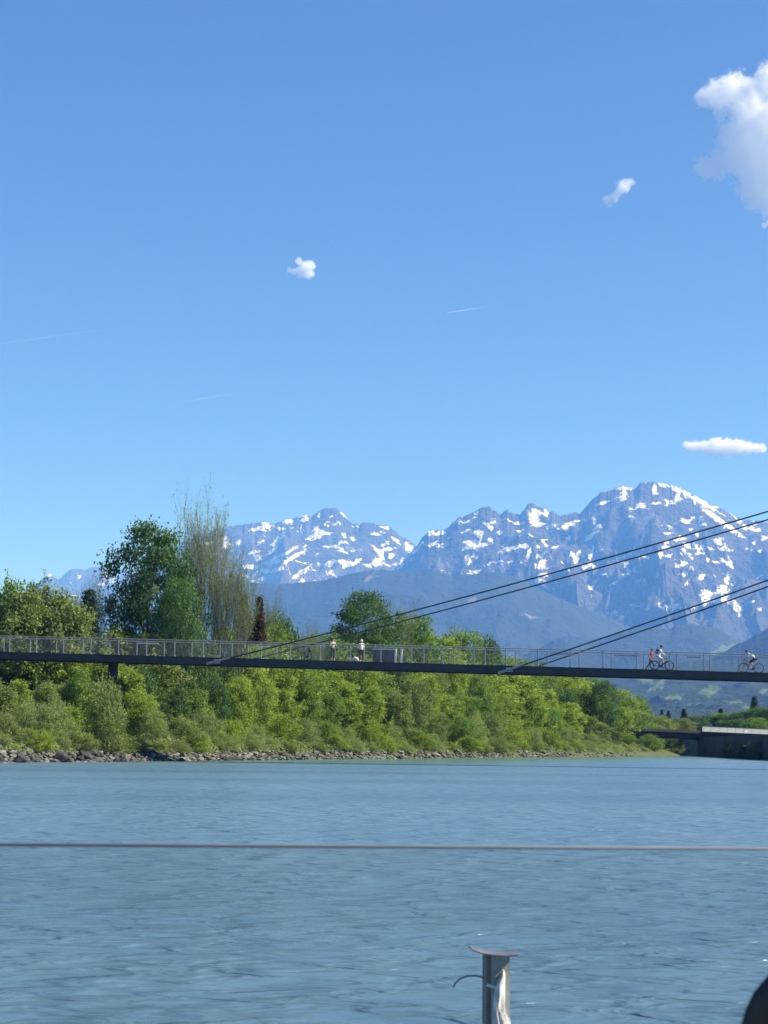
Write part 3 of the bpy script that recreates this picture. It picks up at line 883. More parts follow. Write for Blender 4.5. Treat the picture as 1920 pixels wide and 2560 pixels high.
for k, (px, yt, Y, w, key) in enumerate(((1690, 1798, 385, 70, 'dark_a'), (1740, 1790, 392, 84, 'dark_a'), (1775, 1787, 400, 84, 'dark_a'), (1820, 1782, 398, 92, 'green_c'),
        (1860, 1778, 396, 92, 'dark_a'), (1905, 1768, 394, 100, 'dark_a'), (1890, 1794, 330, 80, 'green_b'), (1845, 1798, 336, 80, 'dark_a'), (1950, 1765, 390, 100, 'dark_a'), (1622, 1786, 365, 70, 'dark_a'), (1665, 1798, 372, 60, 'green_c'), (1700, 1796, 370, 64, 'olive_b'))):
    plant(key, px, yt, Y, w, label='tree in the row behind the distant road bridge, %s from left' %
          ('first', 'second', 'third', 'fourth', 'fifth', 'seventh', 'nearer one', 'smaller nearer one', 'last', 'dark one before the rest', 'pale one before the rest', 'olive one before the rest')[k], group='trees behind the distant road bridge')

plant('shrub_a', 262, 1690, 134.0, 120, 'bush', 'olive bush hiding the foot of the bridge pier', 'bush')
plant('green_a', 196, 1672, 137.0, 90, label='green tree just left of the bridge pier')

# the riverside wood: back, middle and front rows of young trees, then willow bushes by the water
SKY = [(-150,1470),(0,1475),(120,1490),(200,1560),(270,1570),(350,1575),(480,1592),(560,1575),(620,1560),(680,1565),(760,1585),(860,1590),
       (960,1590),(1080,1592),(1180,1600),(1260,1628),(1320,1652),(1400,1668),(1470,1690),(1530,1722),(1575,1772),(1610,1826),(1640,1850)]
ORD = ['first','second','third','fourth','fifth','sixth','seventh','eighth','ninth','tenth','eleventh','twelfth','thirteenth','fourteenth',
       'fifteenth','sixteenth','seventeenth','eighteenth','nineteenth','twentieth','twenty-first','twenty-second','twenty-third','twenty-fourth',
       'twenty-fifth','twenty-sixth','twenty-seventh','twenty-eighth','twenty-ninth','thirtieth','thirty-first','thirty-second','thirty-third','thirty-fourth','thirty-fifth','thirty-sixth','thirty-seventh','thirty-eighth','thirty-ninth','fortieth','forty-first','forty-second','forty-third','forty-fourth','forty-fifth']
def wood_row(row, f0, dy, step, wid, left_keys, right_keys, jit, x0, x1, what, name='deciduous_tree', cat='tree'):
    px, k = x0, 0
    while px < x1:
        ys = lin(px, SKY)
        base = 1892
        yt = ys + f0 * (base - ys) + rng.uniform(-jit, jit)
        t = np.clip((px - 350) / 700, 0, 1)
        keys = right_keys if rng.random() < 0.15 + 0.8 * t else left_keys
        Y = bank_depth(px) + dy * (1 + 0.25 * t) + rng.uniform(-1.5, 1.5)
        if row == 'front' and px < 420: yt = max(yt, 1697 + rng.uniform(0, 14))
        if yt < 1690 and px < 620: Y = max(Y, 143.5 - px * 0.0094 + 6.5 + rng.uniform(0, 2))
        sc = bank_depth(0) / bank_depth(px)
        w = wid * (0.5 + 0.5 * sc) * rng.uniform(0.9, 1.3)
        plant(keys[int(rng.integers(0, len(keys)))], px, yt, Y, w, name,
              '%s, %s from the left' % (what, ORD[min(k, 44)]), cat, what.replace('tree in', 'trees in').replace('bush ', 'bushes '))
        px += step * (0.25 + 0.55 * sc) * rng.uniform(0.8, 1.2)
        k += 1
wood_row('back', 0.02, 30, 92, 150, ['olive_b','green_a','olive_a','green_b'], ['green_b','bright_a','green_a','bright_c'], 12, -90, 1570, 'tree in the back row of the riverside wood')
wood_row('middle', 0.22, 19, 84, 105, ['olive_b','green_c','olive_a','dark_a','bright_a'], ['bright_a','bright_b','green_c','bright_c','green_a','dark_a','olive_b'], 26, -60, 1590, 'tree in the middle row of the riverside wood')
wood_row('front', 0.42, 12, 78, 84, ['olive_a','green_a','dark_b','olive_b','bright_b'], ['bright_a','bright_b','green_c','green_a','bright_c','olive_a','dark_b'], 30, -80, 1605, 'tree in the front row of the riverside wood')
wood_row('bush', 0.68, 7.5, 84, 92, ['willow_a','shrub_b','willow_b','shrub_a'], ['willow_b','shrub_b','shrub_c','shrub_a'], 26, -70, 1620, 'tall bush on the bank below the wood', 'bush', 'bush')
wood_row('shrub', 0.84, 4.2, 64, 80, ['willow_a','shrub_a','willow_b'], ['willow_a','shrub_a','shrub_b'], 14, -60, 1660, 'low bush just above the bank stones', 'bush', 'bush')

# weeds and grass over the bank
pp = rng.uniform(-150, 1720, 70000)
bx = np.array([bank_at(v) for v in np.linspace(-150, 1720, 200)])
wx = np.interp(pp, np.linspace(-150, 1720, 200), bx[:, 0]); wy = np.interp(pp, np.linspace(-150, 1720, 200), bx[:, 1])
ss = 1.6 + rng.exponential(4.0, len(pp))
G = np.stack([wx - 0.905 * ss, wy + 0.425 * ss], 1)
tuft = fbm(G[:, 0] / 1.2, G[:, 1] / 1.2, 88, 3)
gzv = ground_z(G) + rng.uniform(0, 1, len(pp)) ** 1.5 * np.clip(tuft * 2.4 - 0.7, 0.05, 1.1) * np.clip(ss / 2.5, 0.3, 1)
ume = leaf_mesh('undergrowth', np.concatenate([G, gzv[:, None]], 1), 0.26, rng, np.clip(tuft + rng.normal(0, 0.2, len(pp)), 0, 1), LM['willow'], up=-0.1, aspect=0.28)
tag(link('undergrowth', ume), 'weeds and grass covering the bank behind the stones', kind='stuff')
# ------------------------------------------------------------------ the footbridge
steel_dark = plain('dark_weathered_steel', (0.040, 0.042, 0.045), 0.6, 0.2, 0.3, 1.2)
steel_grey = plain('galvanised_steel', (0.30, 0.31, 0.32), 0.5, 0.2, 0.2, 4.0)
steel_mesh = plain('stainless_wire_mesh', (0.30, 0.31, 0.32), 0.5, 0.5, 0.1, 4.0)
cable_mat = plain('dark_steel_cable', (0.05, 0.055, 0.062), 0.5, 0.3, 0.2, 9.0)
deck_mat = plain('grey_deck_boards', (0.20, 0.19, 0.18), 0.8, 0.0, 0.25, 2.0)
concrete = plain('grey_concrete', (0.26, 0.255, 0.24), 0.85, 0.0, 0.25, 0.8, 0.2)
concrete_dark = plain('shade_dark_concrete', (0.030, 0.034, 0.038), 0.85, 0.0, 0.35, 0.35, 0.2)  # near-black base puts the shade on bank wall and abutment into the colour
bar_mat = plain('pale_aluminium_bar', (0.62, 0.63, 0.62), 0.4, 0.1, 0.1, 6.0)
board_mat = plain('dark_notice_board', (0.075, 0.085, 0.09), 0.5, 0.0, 0.3, 2.0)

BL, BR_ = at(-260, 1622, 145.5), at(2140, 1688, 122.7)       # top edge of the near deck side, at both ends of what is built
BL, BR_ = Vector(BL), Vector(BR_)
AX = (BR_ - BL); BLEN = AX.length; AX.normalize()
hor = Vector((AX.x, AX.y, 0)).normalized()
AWAY = Vector((-hor.y, hor.x, 0))                            # across the deck, away from us
BW = 3.6
def bpt(s, across=0.0, up=0.0): return BL + AX * s + AWAY * across + Vector((0, 0, up))
def b_at(px):
    """distance along the deck edge at photo column px"""
    lo, hi = -30.0, BLEN + 60
    for _ in range(50):
        mid = (lo + hi) / 2
        x, _y = project(np.array([bpt(mid)[:]]))
        if x[0] < px: lo = mid
        else: hi = mid
    return (lo + hi) / 2
bridge = empty('footbridge', tuple(bpt(b_at(255), BW / 2, -9.0)), 'slender cable-stayed footbridge with mesh railings crossing the river', 'bridge')
inv = Matrix.Translation(-Vector(bridge.location))
def bb(mb, name, material, smooth=False, parent=None):
    me = mb.mesh(name, smooth)
    me.transform(inv)
    return link(name, me, parent or bridge, material)
rotb = Matrix((AX, AWAY, AX.cross(AWAY))).transposed()
S_END = BLEN + 42
mid = S_END / 2 - 10
bb(MB().box(bpt(mid, BW / 2, -0.10), (S_END + 20, BW - 0.34, 0.16), rotb), 'deck', deck_mat)
for a in (0.08, BW - 0.08):
    mb = MB().box(bpt(mid, a, -0.29), (S_END + 20, 0.15, 0.50), rotb)
    mb.box(bpt(mid, a + (-0.02 if a < 1 else 0.02), -0.02), (S_END + 20, 0.24, 0.05), rotb)
    mb.box(bpt(mid, a, -0.55), (S_END + 20, 0.24, 0.035), rotb)
    bb(mb, 'edge_beam', steel_dark)
for s in np.arange(2, S_END, 4.84):
    bb(MB().box(bpt(s, BW / 2, -0.33), (0.16, BW - 0.34, 0.28), rotb), 'cross_beam', steel_dark)
RH, SP = 1.28, 2.42
post_b = MB().box((0, 0, RH / 2), (0.075, 0.05, RH)).box((0, 0, 0.05), (0.16, 0.12, 0.10))
post_me = post_b.mesh('post'); post_me.materials.append(steel_grey)
wires = MB()
nw = 0
for x in np.arange(-SP / 2 + 0.06, SP / 2 - 0.05, 0.06):
    wires.box((x, 0, 0.62), (0.0024, 0.0024, 1.10))
for z in np.arange(0.08, 1.18, 0.06):
    wires.box((0, 0.004, z), (SP - 0.10, 0.0024, 0.0024))
wire_me = wires.mesh('wire_mesh_panel'); wire_me.materials.append(steel_mesh)
shear = Matrix.Identity(4); shear[2][0] = AX.z / hor.dot(AX)  # posts upright, panels follow the slope
frame_h = Matrix((hor, AWAY, Vector((0, 0, 1)))).transposed().to_4x4()
def bplace(me, name, p, sh=False):
    o = link(name, me, bridge)
    o.matrix_local = Matrix.Translation(Vector(p) - Vector(bridge.location)) @ frame_h @ (shear if sh else Matrix.Identity(4))
    return o
s0 = b_at(1425) % SP
S_POST = np.arange(s0, BLEN + 4, SP)
for side, a in ((0, 0.10), (1, BW - 0.10)):
    off = 0.0
    for s in S_POST: bplace(post_me, 'post', bpt(s + off, a, 0.0))
    for s in S_POST[:-1]:
        o = link('wire_mesh_panel', wire_me, bridge)
        o.matrix_local = Matrix.Translation(bpt(s + SP / 2 + off, a, 0.0) - Vector(bridge.location)) @ rotb.to_4x4()
    bb(MB().tube([bpt(S_POST[0] - 0.3, a, RH), bpt(S_POST[-1] + 0.3, a, RH)], 0.034, 8), 'top_rail', steel_grey)
for px0, px1 in ((296, 350), (596, 632), (898, 956), (1352, 1412), (1516, 1580), (1702, 1738)):
    a, c = b_at(px0), b_at(px1)
    bb(MB().box((bpt(a, BW - 0.2, RH - 0.16) + bpt(c, BW - 0.2, RH - 0.16)) / 2, (c - a, 0.09, 0.09), rotb), 'light_bar', bar_mat if px0 < 1000 else steel_grey)
# a notice board on the far railing, left of the people's right-hand side
a, c = b_at(900), b_at(958)
bb(MB().box((bpt(a, BW - 0.32, 0.58) + bpt(c, BW - 0.32, 0.58)) / 2, (c - a, 0.05, 0.98), rotb), 'notice_board', board_mat)
for px in (957, 972): bb(MB().box(bpt(b_at(px), BW - 0.34, 0.60), (0.14, 0.12, 1.2), rotb), 'board_post', bar_mat)
# stays: two pairs, in the near and the far cable plane, to the pylon out of the picture on the right
S_PYL = b_at(1920) + 34.0
tops = {0: 28.6, 1: 25.2}
SPEC = ((545, [(949, 1540), (1280, 1453.5), (1920, 1281)]), (1275, [(1540, 1576), (1700, 1524), (1920, 1452)]))
for k, (px, pts) in enumerate(SPEC):
    for a in (-0.14, BW + 0.14):
        sA = b_at(px)
        P0 = bpt(sA, a, -0.28)
        # straight line through the anchor and the height it reaches at the right edge of the photo
        s1 = b_at(1920)
        e = bpt(s1, -0.14, 0.0)
        z1 = at(1920, pts[-1][1], e.y)[2]
        slope = (z1 - bpt(sA, -0.14, -0.28).z) / (s1 - sA)
        L = S_PYL - sA
        P = []
        for t in np.linspace(0, 1, 25):
            p = bpt(sA + L * t, a, 0.0)
            sag = -0.010 * L * 4 * t * (1 - t)
            corr = 0.010 * L * 4 * ((s1 - sA) / L) * (1 - (s1 - sA) / L) / (s1 - sA) * L * t
            P.append(Vector((p.x, p.y, P0.z + slope * L * t + sag + corr)))
        bb(MB().tube(P, 0.055, 8), 'stay_cable', cable_mat, True)
        d = (P[1] - P[0]).normalized()
        sk = MB().tube([P0 - d * 0.9, P0 + d * 0.15], 0.095, 10).tube([P0 + d * 0.15, P0 + d * 1.1], [0.10, 0.07], 10)
        sk.box(P0 + Vector((0, 0.06 if a < 0 else -0.06, -0.02)), (0.5, 0.14, 0.34), rotb)
        bb(sk, 'cable_anchor', steel_grey)
        top_p = P[-1]
for a in (-0.5, BW + 0.5):
    p = bpt(S_PYL, a, 0)
    bb(MB().tube([(p.x, p.y, -2), (p.x, p.y, 14), (p.x, p.y, 30)], [0.55, 0.48, 0.36], 12), 'pylon_leg', steel_dark)
bb(MB().tube([bpt(S_PYL, -0.5, 18), bpt(S_PYL, BW + 0.5, 18)], 0.3, 10), 'pylon_crossbar', steel_dark)
sp = b_at(256)
p = bpt(sp, BW / 2, 0)
bb(MB().box((p.x, p.y, (p.z - 0.45 + 0.5) / 2), (0.60, 0.6, p.z - 0.45 - 0.5), rotb), 'pier', concrete_dark)

# ------------------------------------------------------------------ the distant road bridge, its parapet and the wall
Lp, Rp = Vector(at(1560, 1819, 287)), Vector(at(2080, 1842, 300))
ax2 = (Rp - Lp); len2 = ax2.length; ax2.normalize()
h2 = Vector((ax2.x, ax2.y, 0)).normalized(); aw2 = Vector((-h2.y, h2.x, 0))
rot2 = Matrix((ax2, aw2, ax2.cross(aw2))).transposed()
road = empty('road_bridge', tuple(Lp + aw2 * 4 - Vector((0, 0, 4.4))), 'low grey concrete road bridge crossing the far bend at right', 'bridge')
inv2 = Matrix.Translation(-Vector(road.location))
def rb(mb, name, material):
    me = mb.mesh(name); me.transform(inv2); return link(name, me, road, material)
cm = (Lp + Rp) / 2
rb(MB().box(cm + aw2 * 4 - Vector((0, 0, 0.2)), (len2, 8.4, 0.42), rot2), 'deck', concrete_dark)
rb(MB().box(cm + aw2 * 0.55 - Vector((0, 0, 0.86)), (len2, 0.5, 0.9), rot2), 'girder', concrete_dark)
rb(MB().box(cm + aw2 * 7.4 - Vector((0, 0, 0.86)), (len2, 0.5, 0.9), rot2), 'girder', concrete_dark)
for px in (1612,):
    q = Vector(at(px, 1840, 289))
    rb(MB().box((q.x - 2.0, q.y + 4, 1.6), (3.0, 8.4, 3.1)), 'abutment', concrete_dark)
panel_mat = plain('pale_weathered_panel', (0.50, 0.51, 0.49), 0.7, 0.0, 0.15, 1.5)
s0_ = (Vector(at(1751, 1818, 292)) - Lp).dot(ax2)
pw = 1.55
pan = MB().box((0, 0, 0), (pw - 0.05, 0.12, 0.86)).mesh('parapet_panel'); pan.materials.append(panel_mat)
for s in np.arange(s0_ + pw / 2, len2 - 1, pw):
    o = link('parapet_panel', pan, road)
    o.matrix_local = inv2 @ Matrix.Translation(Lp + ax2 * s - aw2 * 0.28 + Vector((0, 0, 0.36))) @ rot2.to_4x4()
rb(MB().box(Lp + ax2 * ((s0_ + len2) / 2) - aw2 * 0.28 + Vector((0, 0, 0.83)), (len2 - s0_, 0.2, 0.07), rot2), 'parapet_cap', steel_dark)
sg = Vector(at(1866, 1829, 291))
rb(MB().box(sg, (0.5, 0.04, 0.36), rot2), 'small_sign', plain('white_sign_sheet', (0.8, 0.8, 0.8), 0.4, 0, 0.03))

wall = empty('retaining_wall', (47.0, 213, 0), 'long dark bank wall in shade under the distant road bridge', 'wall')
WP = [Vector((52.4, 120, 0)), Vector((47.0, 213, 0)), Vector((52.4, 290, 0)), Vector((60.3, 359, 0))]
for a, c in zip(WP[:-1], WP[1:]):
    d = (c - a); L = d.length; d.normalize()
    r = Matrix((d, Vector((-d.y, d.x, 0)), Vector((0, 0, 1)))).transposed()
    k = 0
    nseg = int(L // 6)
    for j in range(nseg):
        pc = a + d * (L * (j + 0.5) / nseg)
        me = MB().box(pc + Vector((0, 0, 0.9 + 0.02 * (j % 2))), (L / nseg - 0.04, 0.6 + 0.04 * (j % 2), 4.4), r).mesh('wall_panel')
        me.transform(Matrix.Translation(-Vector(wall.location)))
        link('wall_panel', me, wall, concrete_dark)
# ------------------------------------------------------------------ bicycles
tyre_m = plain('black_tyre_rubber', (0.018, 0.018, 0.018), 0.8, 0, 0.2)
rim_m = plain('bare_alloy', (0.45, 0.46, 0.47), 0.35, 0.8, 0.1)
frame_black = plain('black_frame_paint', (0.02, 0.022, 0.025), 0.4, 0.1, 0.2)
frame_grey = plain('grey_frame_paint', (0.12, 0.13, 0.14), 0.4, 0.3, 0.2)
saddle_m = plain('black_saddle_vinyl', (0.015, 0.015, 0.016), 0.6, 0, 0.2)
def bicycle(loc, rz, label, fm, ebike=False, drop=False, lean=0.0, group=None, bag=False):
    """wheels on the deck; local +X is the direction of travel"""
    root = empty('bicycle', loc, label, 'bicycle', group)
    root.rotation_euler = (lean, -math.asin(AX.z) * math.cos(rz - math.atan2(hor.y, hor.x)), rz)
    WB, RW = 1.06, 0.345
    for x in (-WB / 2, WB / 2):
        w = empty('wheel', (x, 0, RW)); w.parent = root
        ring = [(math.cos(t) * (RW - 0.02), 0, math.sin(t) * (RW - 0.02)) for t in np.linspace(0, 2 * math.pi, 29)[:-1]]
        MB().tube(ring, 0.030 if ebike else 0.025, 7, closed=True).build('tyre', tyre_m, w, True)
        rg = [(p[0] * 0.9, 0, p[2] * 0.9) for p in ring]
        MB().tube(rg, 0.014, 5, closed=True).build('rim', rim_m if not ebike else frame_black, w, True)
        sp_ = MB()
        for t in np.linspace(0, 2 * math.pi, 21)[:-1]:
            sp_.tube([(0.03 * math.cos(t), 0.025, 0.03 * math.sin(t)), (0.29 * math.cos(t + 0.12), 0, 0.29 * math.sin(t + 0.12))], 0.0016, 3)
        sp_.build('spokes', rim_m, w)
        MB().tube([(0, -0.05, 0), (0, 0.05, 0)], 0.045 if ebike and x < 0 else 0.025, 10).build('hub', frame_black, w)
    bbk, seat, head = Vector((-0.09, 0, 0.29)), Vector((-0.24, 0, 0.80)), Vector((0.34, 0, 0.84))
    hl_ = Vector((0.37, 0, 0.70)); rear = Vector((-WB / 2, 0, RW)); frt = Vector((WB / 2, 0, RW))
    fr = MB().tube([bbk, seat], 0.018, 8).tube([seat * 0.94 + Vector((0, 0, 0.05)), head], 0.018, 8)
    fr.tube([bbk, hl_], 0.045 if ebike else 0.022, 8).tube([head + Vector((-0.01, 0, 0.06)), hl_ + Vector((0.01, 0, -0.04))], 0.022, 8)
    for y in (-0.05, 0.05):
        fr.tube([bbk + Vector((0, y * 0.5, 0)), rear + Vector((0, y, 0))], 0.011, 6).tube([seat * 0.95 + Vector((0, y * 0.3, 0.03)), rear + Vector((0, y, 0))], 0.010, 6)
    if ebike: fr.box(bbk + Vector((0.02, 0, 0.0)), (0.22, 0.13, 0.17))
    fr.build('frame', fm, root, True)
    fk = MB()
    for y in (-0.05, 0.05): fk.tube([hl_ + Vector((0.01, y * 0.6, -0.02)), frt + Vector((-0.03, y, 0.12)), frt + Vector((0, y, 0))], 0.013, 6)
    fk.build('fork', fm, root, True)
    hb_ = MB()
    if drop:
        hb_.tube([head, head + Vector((0.07, 0, 0.09))], 0.014, 6)
        for y in (-0.2, 0.2):
            hb_.tube([head + Vector((0.07, 0, 0.09)), head + Vector((0.08, y, 0.09)), head + Vector((0.17, y, 0.08)), head + Vector((0.18, y, 0.0)), head + Vector((0.07, y, -0.04))], 0.013, 6)
    else:
        hb_.tube([head, head + Vector((0.02, 0, 0.17))], 0.016, 6)
        hb_.tube([head + Vector((-0.08, -0.33, 0.20)), head + Vector((0.02, -0.1, 0.17)), head + Vector((0.02, 0.1, 0.17)), head + Vector((-0.08, 0.33, 0.20))], 0.014, 6)
    hb_.build('handlebar', frame_black, root, True)
    MB().tube([seat, Vector((-0.27, 0, 0.93))], 0.014, 6).build('seat_post', frame_black, root)
    sd_ = MB().tube([(-0.41, 0, 0.97), (-0.34, 0, 0.975), (-0.25, 0, 0.965), (-0.13, 0, 0.96)], [0.05, 0.075, 0.05, 0.02], 8)
    sd_.build('saddle', saddle_m, root, True)
    if bag:
        MB().tube([(-0.62, 0, 0.74), (-0.56, 0, 0.80), (-0.36, 0, 0.80), (-0.30, 0, 0.74)], [0.08, 0.13, 0.13, 0.07], 8).build('rack_bag', saddle_m, root, True)
    ck = MB().tube([bbk + Vector((0, -0.07, 0)), bbk + Vector((0, 0.07, 0))], 0.02, 8)
    ck.tube([bbk + Vector((0, -0.06, 0)), bbk + Vector((0, -0.02, 0))], 0.095, 16)
    ck.tube([bbk + Vector((0, 0.07, 0)), bbk + Vector((0.12, 0.07, -0.12))], 0.011, 5).tube([bbk + Vector((0, -0.07, 0)), bbk + Vector((-0.12, -0.07, 0.12))], 0.011, 5)
    ck.build('crankset', frame_black, root)
    for q, y in ((Vector((0.12, 0, -0.12)), 0.12), (Vector((-0.12, 0, 0.12)), -0.12)):
        MB().box(bbk + q + Vector((0, y, 0)), (0.10, 0.09, 0.022)).build('pedal', frame_black, root)
    return root

# ------------------------------------------------------------------ people
skin_m = plain('skin', (0.45, 0.28, 0.20), 0.55, 0, 0.08, 8)
def cloth(name, c): return plain(name, c, 0.85, 0, 0.15, 6, 0.1)
hair_dark = plain('dark_brown_hair', (0.022, 0.015, 0.011), 0.6, 0, 0.3, 20)
BONES = [('pelvis','waist'),('waist','chest'),('chest','neck'),('neck','head'),('head','crown'),
         ('chest','shL'),('shL','elL'),('elL','wrL'),('wrL','haL'),('chest','shR'),('shR','elR'),('elR','wrR'),('wrR','haR'),
         ('pelvis','hipL'),('hipL','knL'),('knL','anL'),('anL','toL'),('pelvis','hipR'),('hipR','knR'),('knR','anR'),('anR','toR')]
RAD = dict(pelvis=(0.15, 0.12), waist=(0.135, 0.105), chest=(0.16, 0.12), neck=(0.055, 0.055), head=(0.078, 0.092), crown=(0.070, 0.082),
           sh=(0.062, 0.062), el=(0.043, 0.043), wr=(0.030, 0.028), ha=(0.040, 0.020), hip=(0.092, 0.096), kn=(0.060, 0.062), an=(0.042, 0.044), to=(0.042, 0.030))
def person(loc, rz, J, look, label, group=None, scale=1.0):
    """J: joints in metres, +X forward, +Y left; one skinned surface coloured by body region, hair as a child"""
    names = list(J)
    me0 = bpy.data.meshes.new('body')
    idx = {k: i for i, k in enumerate(names)}
    me0.from_pydata([J[k] for k in names], [(idx[a], idx[b_]) for a, b_ in BONES], [])
    ob = bpy.data.objects.new('body_tmp', me0); C.objects.link(ob)
    md = ob.modifiers.new('skin', 'SKIN')
    for k in names:
        sv = me0.skin_vertices[0].data[idx[k]]
        kk = k if k in RAD else k[:-1]
        sv.radius = RAD[kk]; sv.use_root = (k == 'pelvis')
    md.use_smooth_shade = True
    sb = ob.modifiers.new('sub', 'SUBSURF'); sb.levels = 2; sb.render_levels = 2
    dg = bpy.context.evaluated_depsgraph_get()
    me = bpy.data.meshes.new_from_object(ob.evaluated_get(dg))
    bpy.data.objects.remove(ob)
    # face and fingers on the same surface
    bm = bmesh.new(); bm.from_mesh(me)
    f0 = len(bm.faces)
    hd, cr = Vector(J['head']), Vector(J['crown'])
    upv = (cr - hd).normalized(); fw = look.get('face', Vector((1, 0, 0))); fw = (fw - upv * fw.dot(upv)).normalized(); sd_ = upv.cross(fw)
    mb = MB()
    mb.tube([hd + fw * 0.085 + upv * 0.03, hd + fw * 0.112 - upv * 0.005, hd + fw * 0.085 - upv * 0.015], [0.008, 0.016, 0.010], 6)
    for s in (-1, 1):
        mb.tube([hd + sd_ * s * 0.078 + upv * 0.03, hd + sd_ * s * 0.090 + upv * 0.005, hd + sd_ * s * 0.078 - upv * 0.025], [0.012, 0.018, 0.010], 6)
    nose_v = len(mb.f)
    for s in (-1, 1): mb.tube([hd + fw * 0.082 + sd_ * s * 0.03 + upv * 0.036, hd + fw * 0.090 + sd_ * s * 0.03 + upv * 0.036], 0.010, 6)
    mb.tube([hd + fw * 0.086 + sd_ * 0.022 - upv * 0.042, hd + fw * 0.092 - upv * 0.042, hd + fw * 0.086 - sd_ * 0.022 - upv * 0.042], [0.004, 0.007, 0.004], 6)
    eye_v = len(mb.f)
    for S in 'LR':
        wv_, hv = Vector(J['wr' + S]), Vector(J['ha' + S])
        d = (hv - wv_).normalized(); sw = d.cross(upv).normalized(); dn = d.cross(sw).normalized()
        for k, (o_, L) in enumerate(((-0.030, 0.062), (-0.010, 0.075), (0.010, 0.070), (0.029, 0.052))):
            b0 = hv + sw * o_ - d * 0.01
            mb.tube([b0, b0 + d * L * 0.5 + dn * 0.004, b0 + d * L * 0.85 + dn * 0.022], [0.0095, 0.0085, 0.006], 5)
        b0 = (wv_ + hv) / 2 - sw * 0.025
        mb.tube([b0, b0 - sw * 0.028 + d * 0.02, b0 - sw * 0.034 + d * 0.05], [0.011, 0.010, 0.007], 5)
    vs_ = [bm.verts.new(v) for v in mb.v]
    newf = []
    for f in mb.f:
        try: newf.append(bm.faces.new([vs_[q] for q in f]))
        except ValueError: newf.append(None)
    mats = ['skin', 'top', 'bottom', 'shoe', 'eye']
    reg = {}
    slv, leg = look.get('sleeve', 0.5), look.get('leg', 1.0)
    seg = [(Vector(J[a]), Vector(J[b_]), a, b_) for a, b_ in BONES]
    for k, f in enumerate(bm.faces):
        c = f.calc_center_median()
        if k >= f0:
            f.material_index = 4 if (k - f0) >= nose_v and (k - f0) < eye_v else 0
            continue
        best, bt = None, 9
        for A_, B_, a, b_ in seg:
            ab = B_ - A_; t = max(0, min(1, (c - A_).dot(ab) / ab.length_squared)); dd = (c - (A_ + ab * t)).length
            dd -= 0.5 * RAD[a if a in RAD else a[:-1]][0]
            if dd < bt: bt, best = dd, (a, b_, t)
        a, b_, t = best
        if a in ('neck', 'head') or b_ == 'neck' and t > 0.7: mi = 0
        elif a in ('pelvis',) and b_ == 'waist': mi = 1 if t > 0.35 else 2
        elif a in ('waist', 'chest'): mi = 1
        elif a[:2] == 'sh': mi = 1 if t < slv * 2 else 0
        elif a[:2] == 'el': mi = 1 if slv > 0.5 and t < (slv - 0.5) * 2 else 0
        elif a[:2] == 'wr': mi = 0
        elif a[:2] == 'kn': mi = 2 if leg > 0.5 and t < (leg - 0.5) * 2 else 0
        elif a[:3] == 'hip': mi = 2 if t < leg * 2 else 0
        elif a[:2] == 'an': mi = 3
        else: mi = 2
        f.material_index = mi
        f.smooth = True
    me.materials.clear()
    for mm in (skin_m, look['top'], look['bottom'], look['shoe'], hair_dark): me.materials.append(mm)
    bm.to_mesh(me); bm.free()
    root = empty('person', loc, label, 'person', group, rz=rz)
    root.scale = (scale,) * 3
    link('body', me, root)
    # hair or helmet: a cap round the back and top of the head
    hm_ = MB(); cen = (hd + cr) / 2 + upv * 0.018 - fw * 0.012
    N = 14
    rings = []
    hel = look.get('helmet')
    gr = 1.22 if hel else 1.10
    for i_ in range(9):
        th = math.pi * 0.62 * i_ / 8
        for k in range(N):
            an = 2 * math.pi * k / N
            drop_ = th * (1.0 if math.cos(an) < 0.2 else 0.72)
            p = cen + (fw * math.cos(an) * 0.105 + sd_ * math.sin(an) * 0.088) * gr * math.sin(drop_) + upv * 0.098 * gr * math.cos(drop_)
            rings.append(p)
    fs = [(i_ * N + k, i_ * N + (k + 1) % N, (i_ + 1) * N + (k + 1) % N, (i_ + 1) * N + k) for i_ in range(8) for k in range(N)]
    hm_.add(rings, fs)
    hm_.build('helmet' if hel else 'hair', hel or look.get('hair', hair_dark), root, True)
    if look.get('long'):
        MB().tube([cen - fw * 0.07, cen - fw * 0.11 - upv * 0.12, cen - fw * 0.09 - upv * 0.24], [0.07, 0.07, 0.03], 8).build('long_hair', hair_dark, root, True)
    if look.get('pack'):
        ch = Vector(J['chest']); wa = Vector(J['waist']); u_ = (ch - wa).normalized()
        bk_ = Vector((-u_.z, 0, u_.x))
        mb = MB().tube([wa + bk_ * 0.16, (wa + ch) / 2 + bk_ * 0.20, ch + bk_ * 0.18 + u_ * 0.08], [0.11, 0.14, 0.09], 10)
        mb.build('backpack', look['pack'], root, True)
    return root

def stand(**k):
    J = dict(pelvis=(0, 0, 0.95), waist=(0.0, 0, 1.10), chest=(0.0, 0, 1.32), neck=(0.0, 0, 1.50), head=(0.02, 0, 1.60), crown=(0.02, 0, 1.69),
             shL=(0, 0.18, 1.42), elL=(-0.02, 0.24, 1.14), wrL=(0.05, 0.23, 0.90), haL=(0.07, 0.22, 0.82),
             shR=(0, -0.18, 1.42), elR=(-0.02, -0.24, 1.14), wrR=(0.05, -0.23, 0.90), haR=(0.07, -0.22, 0.82),
             hipL=(0, 0.10, 0.90), knL=(0.02, 0.11, 0.50), anL=(-0.02, 0.11, 0.08), toL=(0.15, 0.13, 0.035),
             hipR=(0, -0.10, 0.90), knR=(0.02, -0.11, 0.50), anR=(-0.02, -0.11, 0.08), toR=(0.15, -0.13, 0.035))
    J.update(k); return J
RZ = math.atan2(hor.y, hor.x)          # heading to the right along the deck
def on_deck(px, across): return tuple(bpt(b_at(px), across, 0.0))

